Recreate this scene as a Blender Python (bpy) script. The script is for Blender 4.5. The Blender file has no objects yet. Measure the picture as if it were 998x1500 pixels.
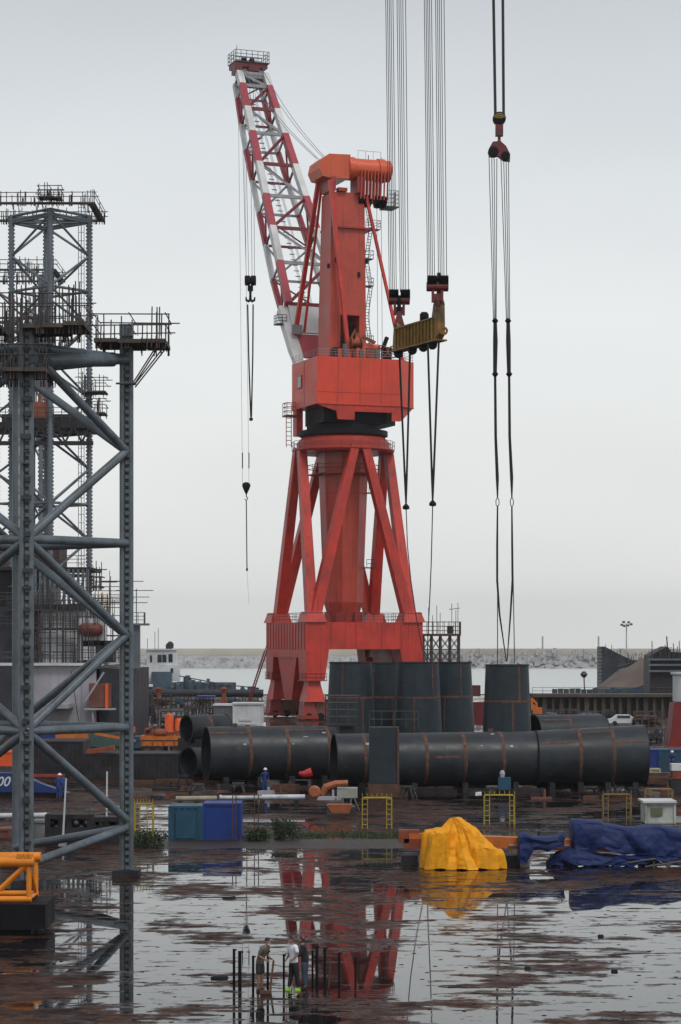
import bpy, math, random
from mathutils import Vector, Matrix, noise
R = math.radians
random.seed(7)
C = bpy.context.scene.collection
sc = bpy.context.scene

# ------------------------------------------------------------------ camera
F = 3300.0; HZ = 942.0; CH = 11.0
cd = bpy.data.cameras.new('camera')
cam = bpy.data.objects.new('camera', cd); C.objects.link(cam)
cam.location = (0, 0, CH); cam.rotation_euler = (R(90), 0, 0)
cd.sensor_fit = 'VERTICAL'; cd.sensor_height = 36.0; cd.lens = F / 1500 * 36
cd.shift_y = (HZ - 750) / 1500; cd.clip_start = 0.5; cd.clip_end = 20000
sc.camera = cam

# ------------------------------------------------------------------ world, sun, exposure
SUN_EL, SUN_AZ = 55, 150      # the bright part of the cloud, behind the camera to the right
w = bpy.data.worlds.new('World'); sc.world = w; w.use_nodes = True
nt = w.node_tree; nt.nodes.clear()
def N(nt, t, **k):
    n = nt.nodes.new(t)
    for a, b in k.items():
        setattr(n, a, b)
    return n
out = N(nt, 'ShaderNodeOutputWorld')
sky = N(nt, 'ShaderNodeTexSky', sky_type='NISHITA', sun_disc=False, sun_elevation=R(SUN_EL), sun_rotation=R(SUN_AZ))
sky.dust_density = 6; sky.air_density = 1.0
hs = N(nt, 'ShaderNodeHueSaturation'); hs.inputs['Saturation'].default_value = 0.25
nt.links.new(sky.outputs[0], hs.inputs['Color'])
bgs = N(nt, 'ShaderNodeBackground'); bgs.inputs['Strength'].default_value = 0.006
nt.links.new(hs.outputs[0], bgs.inputs['Color'])
tc = N(nt, 'ShaderNodeTexCoord'); sx = N(nt, 'ShaderNodeSeparateXYZ')
nt.links.new(tc.outputs['Generated'], sx.inputs[0])
cr = N(nt, 'ShaderNodeValToRGB')
els = cr.color_ramp.elements
stops = [(0.0, (0.82, 0.83, 0.81)), (0.03, (0.83, 0.84, 0.825)), (0.08, (0.82, 0.84, 0.83)), (0.14, (0.78, 0.81, 0.815)),
         (0.24, (0.60, 0.635, 0.665)), (0.28, (0.52, 0.55, 0.585)), (0.42, (0.34, 0.36, 0.39)), (1.0, (0.42, 0.44, 0.47))]
while len(els) < len(stops): els.new(0.5)
for e, (p, c) in zip(els, stops):
    e.position = p; e.color = (*c, 1)
nz = N(nt, 'ShaderNodeTexNoise'); nz.inputs['Scale'].default_value = 2.2; nz.inputs['Detail'].default_value = 3
mp = N(nt, 'ShaderNodeMapping'); mp.inputs['Scale'].default_value = (1, 1, 3)
nt.links.new(tc.outputs['Generated'], mp.inputs[0]); nt.links.new(mp.outputs[0], nz.inputs['Vector'])
mr = N(nt, 'ShaderNodeMapRange'); mr.inputs['From Min'].default_value = 0.3; mr.inputs['From Max'].default_value = 0.7
mr.inputs['To Min'].default_value = 0.90; mr.inputs['To Max'].default_value = 1.07
nt.links.new(nz.outputs[0], mr.inputs[0])
bgo = N(nt, 'ShaderNodeBackground')
nt.links.new(sx.outputs['Z'], cr.inputs[0]); nt.links.new(cr.outputs[0], bgo.inputs['Color']); nt.links.new(mr.outputs[0], bgo.inputs['Strength'])
ad = N(nt, 'ShaderNodeAddShader')
nt.links.new(bgs.outputs[0], ad.inputs[0]); nt.links.new(bgo.outputs[0], ad.inputs[1]); nt.links.new(ad.outputs[0], out.inputs[0])
sl = bpy.data.lights.new('sun', 'SUN'); sl.energy = 1.3; sl.angle = R(20); sl.color = (1, 0.97, 0.93)
so = bpy.data.objects.new('sun', sl); C.objects.link(so)
sd = Vector((math.sin(R(SUN_AZ)) * math.cos(R(SUN_EL)), math.cos(R(SUN_AZ)) * math.cos(R(SUN_EL)), math.sin(R(SUN_EL))))
so.rotation_euler = sd.to_track_quat('Z', 'Y').to_euler()
sc.view_settings.view_transform = 'Standard'; sc.view_settings.look = 'None'
sc.view_settings.exposure = 0.1; sc.view_settings.gamma = 1
sc.cycles.max_bounces = 6; sc.cycles.diffuse_bounces = 2; sc.cycles.glossy_bounces = 3
sc.cycles.use_denoising = True

# ------------------------------------------------------------------ measuring helpers (photo pixels -> metres)
def at(px, py, Y): return Vector(((px - 499) / F * Y, Y, CH + (HZ - py) / F * Y))
def gnd(px, py):
    Y = F * CH / (py - HZ); return Vector(((px - 499) / F * Y, Y, 0))
def X(px, Y): return (px - 499) / F * Y
def Z(py, Y): return CH + (HZ - py) / F * Y

# ------------------------------------------------------------------ materials
MC = {}
def mat(name, col, rough=0.55, metal=0.0, var=0.25, scale=1.2, rust=0.0, rustcol=(0.22, 0.085, 0.035), streak=0.0, bump=0.0, vs=1.0, spec=0.5, grime=0.0):
    if name in MC: return MC[name]
    m = bpy.data.materials.new(name); m.use_nodes = True; t = m.node_tree
    p = t.nodes['Principled BSDF']; L = t.links.new
    p.inputs['Metallic'].default_value = metal; p.inputs['Specular IOR Level'].default_value = spec
    g = N(t, 'ShaderNodeNewGeometry')
    mpn = N(t, 'ShaderNodeMapping'); mpn.inputs['Scale'].default_value = (1, 1, vs)
    L(g.outputs['Position'], mpn.inputs[0])
    n1 = N(t, 'ShaderNodeTexNoise'); n1.inputs['Scale'].default_value = scale; n1.inputs['Detail'].default_value = 6; n1.inputs['Roughness'].default_value = 0.65
    L(mpn.outputs[0], n1.inputs['Vector'])
    r = N(t, 'ShaderNodeMapRange'); r.inputs['From Min'].default_value = 0.3; r.inputs['From Max'].default_value = 0.7
    r.inputs['To Min'].default_value = 1 - var; r.inputs['To Max'].default_value = 1 + var
    L(n1.outputs[0], r.inputs[0])
    mx = N(t, 'ShaderNodeVectorMath', operation='SCALE'); mx.inputs[0].default_value = col
    L(r.outputs[0], mx.inputs['Scale']); last = mx.outputs[0]
    def blend(fac, colr, last):
        b = N(t, 'ShaderNodeMix', data_type='RGBA'); L(fac, b.inputs['Factor']); L(last, b.inputs['A']); b.inputs['B'].default_value = (*colr, 1)
        return b.outputs['Result']
    if streak:
        ms = N(t, 'ShaderNodeMapping'); ms.inputs['Scale'].default_value = (3, 3, 0.12); L(g.outputs['Position'], ms.inputs[0])
        n3 = N(t, 'ShaderNodeTexNoise'); n3.inputs['Scale'].default_value = 1.0; n3.inputs['Detail'].default_value = 4; L(ms.outputs[0], n3.inputs['Vector'])
        r3 = N(t, 'ShaderNodeMapRange'); r3.inputs['From Min'].default_value = 0.55; r3.inputs['From Max'].default_value = 0.8; r3.inputs['To Max'].default_value = streak
        L(n3.outputs[0], r3.inputs[0]); last = blend(r3.outputs[0], tuple(c * 0.35 for c in col), last)
    if grime:
        n4 = N(t, 'ShaderNodeTexNoise'); n4.inputs['Scale'].default_value = scale * 0.35; n4.inputs['Detail'].default_value = 8; L(g.outputs['Position'], n4.inputs['Vector'])
        r4 = N(t, 'ShaderNodeMapRange'); r4.inputs['From Min'].default_value = 0.5; r4.inputs['From Max'].default_value = 0.72; r4.inputs['To Max'].default_value = grime
        L(n4.outputs[0], r4.inputs[0]); last = blend(r4.outputs[0], (0.03, 0.026, 0.022), last)
    if rust:
        n2 = N(t, 'ShaderNodeTexNoise'); n2.inputs['Scale'].default_value = scale * 1.7; n2.inputs['Detail'].default_value = 8; n2.inputs['Roughness'].default_value = 0.7
        L(g.outputs['Position'], n2.inputs['Vector'])
        r2 = N(t, 'ShaderNodeMapRange'); r2.inputs['From Min'].default_value = 0.66 - rust * 0.3; r2.inputs['From Max'].default_value = 0.74 - rust * 0.2
        L(n2.outputs[0], r2.inputs[0]); last = blend(r2.outputs[0], rustcol, last)
    L(last, p.inputs['Base Color'])
    rr = N(t, 'ShaderNodeMapRange'); rr.inputs['From Min'].default_value = 0.3; rr.inputs['From Max'].default_value = 0.7
    rr.inputs['To Min'].default_value = max(0.03, rough - 0.12); rr.inputs['To Max'].default_value = min(1, rough + 0.12)
    L(n1.outputs[0], rr.inputs[0]); L(rr.outputs[0], p.inputs['Roughness'])
    if bump:
        b = N(t, 'ShaderNodeBump'); b.inputs['Strength'].default_value = 0.6; b.inputs['Distance'].default_value = bump
        L(n1.outputs[0], b.inputs['Height']); L(b.outputs[0], p.inputs['Normal'])
    MC[name] = m; return m

RED = mat('crane_red_paint', (0.56, 0.040, 0.024), 0.45, var=0.24, scale=0.4, streak=0.8, grime=0.4, rust=0.12, rustcol=(.14, .04, .025))
REDM = mat('mast_shaded_red', (0.47, 0.062, 0.036), 0.45, var=0.2, scale=0.3, streak=0.8, grime=0.2)  # red kept darker: shade on mast and column put into the colour
ORG = mat('crane_orange_paint', (0.62, 0.10, 0.038), 0.42, var=0.12, scale=0.6, streak=0.35)
REDD = mat('dark_red_paint', (0.30, 0.032, 0.024), 0.5, var=0.2, scale=0.8, streak=0.3)
BRED = mat('boom_red_paint', (0.36, 0.035, 0.055), 0.45, var=0.12, scale=0.5)
BWH = mat('boom_white_paint', (0.66, 0.67, 0.66), 0.45, var=0.1, scale=0.5, grime=0.3)
BLK = mat('dark_machinery', (0.010, 0.010, 0.013), 0.6, var=0.4, scale=1.5, spec=.15)
ROPE = mat('wire_rope', (0.035, 0.037, 0.042), 0.5, var=0.2, scale=3)
GROPE = mat('pale_wire_rope', (0.16, 0.165, 0.175), 0.5, var=0.2, scale=3)
WEB = mat('black_sling_webbing', (0.016, 0.017, 0.022), 0.8, var=0.3, scale=4)
RAILM = mat('dark_rail_steel', (0.05, 0.045, 0.045), 0.6, var=0.3, scale=2)
RREDM = mat('red_rail_steel', (0.22, 0.06, 0.05), 0.6, var=0.3, scale=2)
SCAF = mat('scaffold_steel', (0.055, 0.052, 0.055), 0.6, var=0.5, scale=1.2, rust=0.35)
PLANK = mat('scaffold_planks', (0.075, 0.062, 0.052), 0.85, var=0.5, scale=1.5)
GREY = mat('leg_grey_paint', (0.115, 0.142, 0.165), 0.4, var=0.28, scale=1.6, grime=0.5, streak=.4, rust=0.16, rustcol=(0.07, 0.06, 0.055))
GREYF = mat('far_leg_grey_paint', (0.125, 0.15, 0.178), 0.5, var=0.2, scale=0.8, grime=0.3)
RACK = mat('greasy_rack_steel', (0.035, 0.036, 0.038), 0.5, var=0.4, scale=4)
TOOTH = mat('rack_tooth_steel', (0.10, 0.115, 0.125), 0.45, var=0.3, scale=4)
PIPE = mat('dark_primer_steel', (0.029, 0.035, 0.042), 0.42, spec=.28, var=0.35, scale=0.7, grime=0.6, rust=0.13, rustcol=(0.13, 0.065, 0.04))
PIPEIN = mat('pipe_inside_steel', (0.04, 0.045, 0.05), 0.7, var=0.4, scale=1)
TANK = mat('tank_primer_steel', (0.026, 0.037, 0.047), 0.5, spec=.28, var=0.25, scale=0.8, streak=0.4, grime=0.35, rust=0.08, rustcol=(0.09, 0.05, 0.035))
SEAM = mat('rusty_weld_band', (0.15, 0.058, 0.03), 0.8, var=0.6, scale=2.2, rust=0.75, rustcol=(0.045, 0.04, 0.04))
RUST = mat('rusty_steel', (0.10, 0.045, 0.028), 0.75, var=0.5, scale=1.5, rust=0.3, rustcol=(0.05, 0.035, 0.03))
BROWN = mat('brown_beam_paint', (0.17, 0.062, 0.042), 0.6, var=0.3, scale=0.6, streak=0.6, grime=0.4)
YEL = mat('dirty_yellow_paint', (0.24, 0.125, 0.02), 0.6, var=0.45, scale=2.0, grime=0.9)
RYEL = mat('yellow_rail_paint', (0.42, 0.30, 0.025), 0.5, var=0.3, scale=3, grime=0.4)
HRED = mat('hook_block_red', (0.14, 0.018, 0.018), 0.5, var=0.3, scale=2, grime=0.5)
HORG = mat('hook_orange_paint', (0.24, 0.055, 0.022), 0.5, var=0.3, scale=2, grime=0.4)
OEQ = mat('orange_equipment_paint', (0.56, 0.15, 0.018), 0.45, var=0.2, scale=1.5, grime=0.35)
OLAT = mat('orange_lattice_paint', (0.80, 0.25, 0.012), 0.42, var=0.15, scale=2, grime=0.25)
BRO = mat('bright_orange_paint', (0.70, 0.10, 0.015), 0.45, var=0.15, scale=1)
CBL = mat('blue_container_paint', (0.005, 0.035, 0.22), 0.5, var=0.18, scale=1.5, grime=0.35)
CTE = mat('teal_container_paint', (0.014, 0.07, 0.125), 0.5, var=0.2, scale=1.5, grime=0.4)
DBL = mat('blue_boom_paint', (0.006, 0.03, 0.15), 0.4, var=0.2, scale=1.5, grime=0.3)
CGR = mat('green_container_paint', (0.05, 0.10, 0.09), 0.6, var=0.25, scale=0.8, grime=0.4)
WHP = mat('white_painted_steel', (0.62, 0.64, 0.66), 0.5, var=0.12, scale=0.5, grime=0.3, streak=0.3)
GWH = mat('grey_white_hull_paint', (0.36, 0.35, 0.39), 0.6, var=0.2, scale=0.35, grime=0.4, streak=0.6)
SHIPB = mat('blue_grey_ship_paint', (0.06, 0.10, 0.135), 0.55, var=0.35, scale=0.5, grime=0.4)
DHULL = mat('dark_hull_paint', (0.035, 0.038, 0.048), 0.55, spec=.28, var=0.4, scale=0.5, rust=0.12)
DARKS = mat('dark_steel_blocks', (0.028, 0.026, 0.030), 0.6, spec=.28, var=0.5, scale=1.0, rust=0.12)
CONC = mat('stained_concrete', (0.085, 0.068, 0.056), 0.85, var=0.4, scale=0.35, streak=0.7, grime=0.6, vs=0.4)
SILV = mat('pale_pipe_coating', (0.55, 0.58, 0.62), 0.4, var=0.25, scale=2, grime=0.4)
GLASS = mat('dark_window_glass', (0.02, 0.026, 0.035), 0.08, var=0.2, scale=1)
LGLS = mat('pale_window_glass', (0.22, 0.27, 0.30), 0.12, var=0.2, scale=1)
TYRE = mat('tyre_rubber', (0.02, 0.02, 0.02), 0.8, var=0.3, scale=4)
STONE = mat('breakwater_rock', (0.36, 0.36, 0.365), 0.9, var=0.25, scale=0.25, bump=0.5)  # pale rock colour also carries the fade of distance haze
BCAP = mat('breakwater_parapet', (0.50, 0.46, 0.39), 0.85, var=0.12, scale=0.05)  # haze fade is mixed into this pale parapet colour
SAND = mat('heap_brown', (0.13, 0.10, 0.085), 0.95, var=0.3, scale=0.15, streak=0.4, rust=0.15, rustcol=(0.22, 0.09, 0.06))
SKIN = mat('skin', (0.26, 0.14, 0.09), 0.6, var=0.1, scale=5)
HAIR = mat('black_hair', (0.012, 0.010, 0.010), 0.6, var=0.3, scale=20)
KHAKI = mat('grey_khaki_shirt', (0.14, 0.125, 0.105), 0.9, var=0.2, scale=6)
WSHIRT = mat('white_shirt', (0.78, 0.82, 0.90), 0.85, var=0.08, scale=6)
BSHIRT = mat('black_shirt', (0.018, 0.018, 0.024), 0.9, var=0.3, scale=6)
BTROU = mat('black_trousers', (0.014, 0.014, 0.018), 0.85, var=0.3, scale=6)
JEANS = mat('blue_jeans', (0.045, 0.065, 0.095), 0.9, var=0.25, scale=6)
SHORTS = mat('dark_shorts', (0.032, 0.033, 0.036), 0.9, var=0.25, scale=6)
NEON = mat('neon_green_shoes', (0.26, 0.58, 0.03), 0.6, var=0.1, scale=6)
DSHOE = mat('dark_shoes', (0.02, 0.018, 0.018), 0.6, var=0.1, scale=6)
COVER = mat('blue_coverall', (0.022, 0.05, 0.19), 0.85, var=0.25, scale=5)
HELM = mat('white_helmet', (0.75, 0.76, 0.78), 0.35, var=0.05, scale=5)
LEAF = mat('dark_leaf', (0.022, 0.042, 0.015), 0.7, var=0.5, scale=3)
GRASS = mat('grass_green', (0.04, 0.065, 0.018), 0.8, var=0.5, scale=3)

MAR = mat('maroon_container', (0.13, 0.016, 0.02), 0.6, var=0.25, scale=1.5, grime=0.4)
MAR2 = mat('pedestal_dark_red', (0.20, 0.020, 0.018), 0.5, var=0.25, scale=0.8, grime=0.4, streak=0.5)
def tarp_mat(name, col, stain):
    m = mat(name, col, 0.62, var=0.12, scale=3.5, bump=0.09, grime=stain, spec=0.35)
    return m
TYEL = tarp_mat('yellow_tarpaulin', (0.86, 0.36, 0.006), 0.22)
TBLU = tarp_mat('blue_tarpaulin', (0.006, 0.020, 0.105), 0.3)

def ground_mat():
    m = bpy.data.materials.new('wet_yard_ground'); m.use_nodes = True; t = m.node_tree; L = t.links.new
    p = t.nodes['Principled BSDF']; g = N(t, 'ShaderNodeNewGeometry'); P = g.outputs['Position']
    def noi(scale, detail=6, rough=0.6, sc3=(1, 1, 1), loc=(0, 0, 0), rot=0):
        mm = N(t, 'ShaderNodeMapping'); mm.inputs['Scale'].default_value = sc3; mm.inputs['Location'].default_value = loc; mm.inputs['Rotation'].default_value = (0, 0, rot)
        L(P, mm.inputs[0]); n = N(t, 'ShaderNodeTexNoise'); n.inputs['Scale'].default_value = scale; n.inputs['Detail'].default_value = detail; n.inputs['Roughness'].default_value = rough
        L(mm.outputs[0], n.inputs['Vector']); return n.outputs[0]
    def mth(op, a, b=None, c=None):
        n = N(t, 'ShaderNodeMath', operation=op)
        for i, v in enumerate((a, b, c)):
            if v is None: continue
            if isinstance(v, (int, float)): n.inputs[i].default_value = v
            else: L(v, n.inputs[i])
        return n.outputs[0]
    def ramp(v, a, b, lo=0.0, hi=1.0, sm=True):
        n = N(t, 'ShaderNodeMapRange', interpolation_type='SMOOTHSTEP' if sm else 'LINEAR')
        n.inputs['From Min'].default_value = a; n.inputs['From Max'].default_value = b; n.inputs['To Min'].default_value = lo; n.inputs['To Max'].default_value = hi
        L(v, n.inputs[0]); return n.outputs[0]
    s = N(t, 'ShaderNodeSeparateXYZ'); L(P, s.inputs[0])
    # islands of silt above the standing water
    big = noi(0.055, 3, 0.5, (1.2, 1, 1), (3, 8, 0), 0.25)
    mid = noi(0.30, 7, 0.62, (0.75, 0.62, 1), (13, 2, 0), 0.2)
    fine = noi(1.7, 5, 0.65, (0.7, 1.0, 1))
    bias = ramp(s.outputs['Y'], 118, 150, 0.0, 0.012)            # the yard drains towards the quay
    bias2 = ramp(s.outputs['X'], -14, -3, 0.03, 0.0)
    strk = noi(0.85, 5, 0.6, (0.32, 1.25, 1), (7, 1, 0), 0.12)
    v = mth('ADD', mth('MULTIPLY', big, 0.26), mth('MULTIPLY', mid, 0.40))
    v = mth('ADD', v, mth('MULTIPLY', strk, 0.30)); v = mth('ADD', v, mth('MULTIPLY', fine, 0.14)); v = mth('SUBTRACT', v, 0.041); v = mth('ADD', mth('ADD', v, bias), bias2)
    dry = mth('MAXIMUM', ramp(v, 0.515, 0.548), mth('MULTIPLY', ramp(noi(1.1, 5, 0.62, (0.5, 1.5, 1), (40, 9, 0), 0.15), 0.60, 0.64), 0.75))
    damp = ramp(v, 0.49, 0.53)
    # dots: cast-in tie-down sockets on a regular grid
    mm = N(t, 'ShaderNodeMapping'); mm.inputs['Rotation'].default_value = (0, 0, R(14)); mm.inputs['Scale'].default_value = (1 / 1.15, 1 / 1.5, 1)
    L(P, mm.inputs[0]); sp = N(t, 'ShaderNodeSeparateXYZ'); L(mm.outputs[0], sp.inputs[0])
    jx = noi(0.5, 2, 0.5); jy = noi(0.37, 3, 0.5, loc=(31, 4, 0))
    dx = mth('MULTIPLY', mth('SUBTRACT', mth('FRACT', mth('ADD', sp.outputs['X'], mth('MULTIPLY', jx, 0.35))), 0.5), 1.15)
    dy = mth('MULTIPLY', mth('SUBTRACT', mth('FRACT', mth('ADD', sp.outputs['Y'], mth('MULTIPLY', jy, 0.45))), 0.5), 1.5)
    d = mth('SQRT', mth('ADD', mth('MULTIPLY', dx, dx), mth('MULTIPLY', mth('MULTIPLY', dy, dy), 0.45)))
    dot = ramp(d, 0.07, 0.095, 1, 0)
    dmask = mth('MULTIPLY', dot, ramp(noi(0.9, 2, 0.5, loc=(5, 5, 0)), 0.46, 0.54))
    # slab joints
    col1 = N(t, 'ShaderNodeValToRGB'); e = col1.color_ramp.elements
    e[0].position = 0.35; e[0].color = (0.010, 0.007, 0.007, 1); e[1].position = 0.72; e[1].color = (0.105, 0.045, 0.028, 1)
    L(noi(0.6, 6, 0.7, loc=(2, 0, 0)), col1.inputs[0])
    c2 = N(t, 'ShaderNodeMix', data_type='RGBA'); L(dry, c2.inputs['Factor']); c2.inputs['A'].default_value = (0.011, 0.010, 0.011, 1); L(col1.outputs[0], c2.inputs['B'])
    c3 = N(t, 'ShaderNodeMix', data_type='RGBA'); L(dmask, c3.inputs['Factor']); L(c2.outputs['Result'], c3.inputs['A']); c3.inputs['B'].default_value = (0.006, 0.006, 0.007, 1)
    L(c3.outputs['Result'], p.inputs['Base Color'])
    rg = ramp(fine, 0.35, 0.7, 0.30, 0.70)
    rmix = mth('ADD', mth('MULTIPLY', dry, rg), mth('MULTIPLY', mth('SUBTRACT', 1, dry), 0.015))
    rmix = mth('ADD', rmix, mth('MULTIPLY', damp, 0.06)); rmix = mth('MAXIMUM', rmix, mth('MULTIPLY', dmask, 0.75))
    L(rmix, p.inputs['Roughness'])
    p.inputs['IOR'].default_value = 1.33
    L(mth('MULTIPLY', mth('SUBTRACT', 1, mth('MULTIPLY', dmask, 0.85)), mth('SUBTRACT', 0.38, mth('MULTIPLY', dry, 0.29))), p.inputs['Specular IOR Level'])
    b = N(t, 'ShaderNodeBump'); b.inputs['Distance'].default_value = 0.02
    b.inputs['Strength'].default_value = 1.0
    rip = mth('MULTIPLY', noi(2.2, 2, 0.5, (1, 1.6, 1)), ramp(big, 0.42, 0.6, 0.1, 1.0))
    L(mth('ADD', mth('MULTIPLY', mth('MULTIPLY', dry, fine), 1.3), mth('MULTIPLY', rip, 0.035)), b.inputs['Height']); L(b.outputs[0], p.inputs['Normal'])
    return m

def sea_mat():
    m = bpy.data.materials.new('harbour_water'); m.use_nodes = True; t = m.node_tree; L = t.links.new
    p = t.nodes['Principled BSDF']; p.inputs['Base Color'].default_value = (0.62, 0.65, 0.63, 1); p.inputs['Roughness'].default_value = 0.42; p.inputs['IOR'].default_value = 1.33  # pale base stands in for sky light reflected by the waves
    g = N(t, 'ShaderNodeNewGeometry'); n = N(t, 'ShaderNodeTexNoise'); n.inputs['Scale'].default_value = 0.35; n.inputs['Detail'].default_value = 4
    mm = N(t, 'ShaderNodeMapping'); mm.inputs['Scale'].default_value = (1, 0.5, 1); L(g.outputs['Position'], mm.inputs[0]); L(mm.outputs[0], n.inputs['Vector'])
    b = N(t, 'ShaderNodeBump'); b.inputs['Distance'].default_value = 0.08; b.inputs['Strength'].default_value = 0.4
    L(n.outputs[0], b.inputs['Height']); L(b.outputs[0], p.inputs['Normal'])
    return m

# ------------------------------------------------------------------ geometry helpers
ORGN = {}
class MB:
    def __init__(s): s.v = []; s.f = []; s.parts = []
    def add(s, vs, fs):
        o = len(s.v); s.parts.append((list(vs), list(fs))); s.v += [tuple(v) for v in vs]; s.f += [tuple(i + o for i in f) for f in fs]; return s
    def box(s, c, d, rz=0.0, taper=1.0):
        x, y, z = (q / 2 for q in d); cz, sz = math.cos(rz), math.sin(rz); vs = []
        for k in (-1, 1):
            tp = taper if k > 0 else 1
            for a, b in ((-1, -1), (1, -1), (1, 1), (-1, 1)):
                px, py = a * x * tp, b * y * tp
                vs.append((c[0] + px * cz - py * sz, c[1] + px * sz + py * cz, c[2] + k * z))
        return s.add(vs, [(3, 2, 1, 0), (4, 5, 6, 7), (0, 1, 5, 4), (1, 2, 6, 5), (2, 3, 7, 6), (3, 0, 4, 7)])
    def frame(s, a, b, up=(0, 0, 1)):
        a, b = Vector(a), Vector(b); d = (b - a).normalized(); u = Vector(up)
        if abs(d.dot(u)) > 0.99: u = Vector((0, 1, 0))
        r = d.cross(u).normalized(); u = r.cross(d).normalized(); return d, r, u
    def beam(s, a, b, w, h=None, w2=None, h2=None, up=(0, 0, 1)):
        h = h or w; w2 = w2 or w; h2 = h2 or h; d, r, u = s.frame(a, b, up); vs = []
        for p, ww, hh in ((Vector(a), w, h), (Vector(b), w2, h2)):
            for i, j in ((-1, -1), (1, -1), (1, 1), (-1, 1)): vs.append(p + r * ww / 2 * i + u * hh / 2 * j)
        return s.add(vs, [(3, 2, 1, 0), (4, 5, 6, 7), (0, 1, 5, 4), (1, 2, 6, 5), (2, 3, 7, 6), (3, 0, 4, 7)])
    def tube(s, pts, r, n=6, cap=True):
        pts = [Vector(p) for p in pts]; rs = r if isinstance(r, (list, tuple)) else [r] * len(pts); vs = []; fs = []
        for i, p in enumerate(pts):
            a = pts[max(0, i - 1)]; b = pts[min(len(pts) - 1, i + 1)]
            if i == 0: d, rr, u = s.frame(a, b)
            else:
                d = (b - a).normalized(); rr = (rr - d * rr.dot(d)).normalized(); u = rr.cross(d)
            for k in range(n):
                t = 2 * math.pi * k / n; vs.append(p + (rr * math.cos(t) + u * math.sin(t)) * rs[i])
        for i in range(len(pts) - 1):
            for k in range(n):
                k2 = (k + 1) % n; fs.append((i * n + k, i * n + k2, (i + 1) * n + k2, (i + 1) * n + k))
        if cap: fs.append(tuple(range(n - 1, -1, -1))); fs.append(tuple((len(pts) - 1) * n + k for k in range(n)))
        return s.add(vs, fs)
    def prism(s, poly, z0, z1, top=None):
        n = len(poly); top = top or poly
        vs = [(x, y, z0) for x, y in poly] + [(x, y, z1) for x, y in top]
        return s.add(vs, [tuple(range(n - 1, -1, -1)), tuple(range(n, 2 * n))] + [(i, (i + 1) % n, n + (i + 1) % n, n + i) for i in range(n)])
    def plate(s, pts, th, nrm):
        """a flat polygon given in 3D, with thickness along nrm"""
        n = len(pts); nv = Vector(nrm).normalized() * th
        vs = [Vector(p) for p in pts] + [Vector(p) + nv for p in pts]
        return s.add(vs, [tuple(range(n - 1, -1, -1)), tuple(range(n, 2 * n))] + [(i, (i + 1) % n, n + (i + 1) % n, n + i) for i in range(n)])
    def lathe(s, prof, c=(0, 0, 0), n=24, axis='z', caps=True):
        vs = []; fs = []
        for r, h in prof:
            for k in range(n):
                t = 2 * math.pi * k / n; a, b = r * math.cos(t), r * math.sin(t)
                q = {'z': (a, b, h), 'x': (h, a, b), 'y': (a, h, b)}[axis]; vs.append((c[0] + q[0], c[1] + q[1], c[2] + q[2]))
        for i in range(len(prof) - 1):
            for k in range(n):
                k2 = (k + 1) % n; fs.append((i * n + k, i * n + k2, (i + 1) * n + k2, (i + 1) * n + k))
        if caps: fs.append(tuple(range(n - 1, -1, -1))); fs.append(tuple((len(prof) - 1) * n + k for k in range(n)))
        return s.add(vs, fs)
    def rail(s, pts, h=1.1, r=0.03, step=1.5, mids=2, closed=False):
        pts = [Vector(p) for p in pts]
        if closed: pts.append(pts[0])
        for a, b in zip(pts, pts[1:]):
            n = max(1, round((b - a).length / step))
            for i in range(n + 1):
                q = a.lerp(b, i / n); s.tube([q, q + Vector((0, 0, h))], r, 4)
            for k in range(mids):
                z = Vector((0, 0, h * (k + 1) / mids)); s.tube([a + z, b + z], r, 4)
        return s
    def ladder(s, a, b, w=0.5, r=0.03, step=0.4, side=(1, 0, 0)):
        a, b, sd = Vector(a), Vector(b), Vector(side) * w / 2
        s.tube([a - sd, b - sd], r, 4); s.tube([a + sd, b + sd], r, 4)
        n = int((b - a).length / step)
        for i in range(n):
            q = a.lerp(b, (i + .5) / n); s.tube([q - sd, q + sd], r * .8, 4)
        return s
    def build_each(s, name, m, parent=None, smooth=False):
        for vs, fs in s.parts: MB().add(vs, fs).build(name, m, parent, None, smooth)
    def build(s, name, m, parent=None, org=None, smooth=False):
        if org is None: org = ORGN.get(root_of(parent), (0, 0, 0)) if parent else (0, 0, 0)
        me = bpy.data.meshes.new(name)
        me.from_pydata([(v[0] - org[0], v[1] - org[1], v[2] - org[2]) for v in s.v], [], s.f); me.materials.append(m)
        if smooth:
            for p in me.polygons: p.use_smooth = True
            try: me.set_sharp_from_angle(angle=R(38))
            except Exception: pass
        o = bpy.data.objects.new(name, me); C.objects.link(o)
        if parent: o.parent = parent
        else: o.location = org
        return o
def root_of(o):
    while o is not None and o.parent: o = o.parent
    return o.name if o else None
def tag(o, label, cat, group=None):
    o['label'] = label; o['category'] = cat
    if group: o['group'] = group
    return o
def struct(o, k='structure'): o['kind'] = k; return o
def thing(name, label, cat, loc=(0, 0, 0), rz=0, group=None, local=False):
    o = bpy.data.objects.new(name, None); C.objects.link(o); o.location = loc; o.rotation_euler = (0, 0, rz); o.empty_display_size = 0.3
    ORGN[o.name] = (0, 0, 0) if (local or rz) else tuple(loc)
    return tag(o, label, cat, group)
def single(mb, name, m, label, cat, org, group=None, smooth=False): return tag(mb.build(name, m, None, org, smooth), label, cat, group)
def copy_tree(o, loc, rz=None, label=None, group=None, parent=None):
    c = o.copy(); C.objects.link(c)
    if parent: c.parent = parent
    else:
        c.location = loc
        if rz is not None: c.rotation_euler = (0, 0, rz)
        if label: c['label'] = label
        if group: c['group'] = group
    for ch in list(o.children): copy_tree(ch, None, parent=c)
    return c

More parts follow.
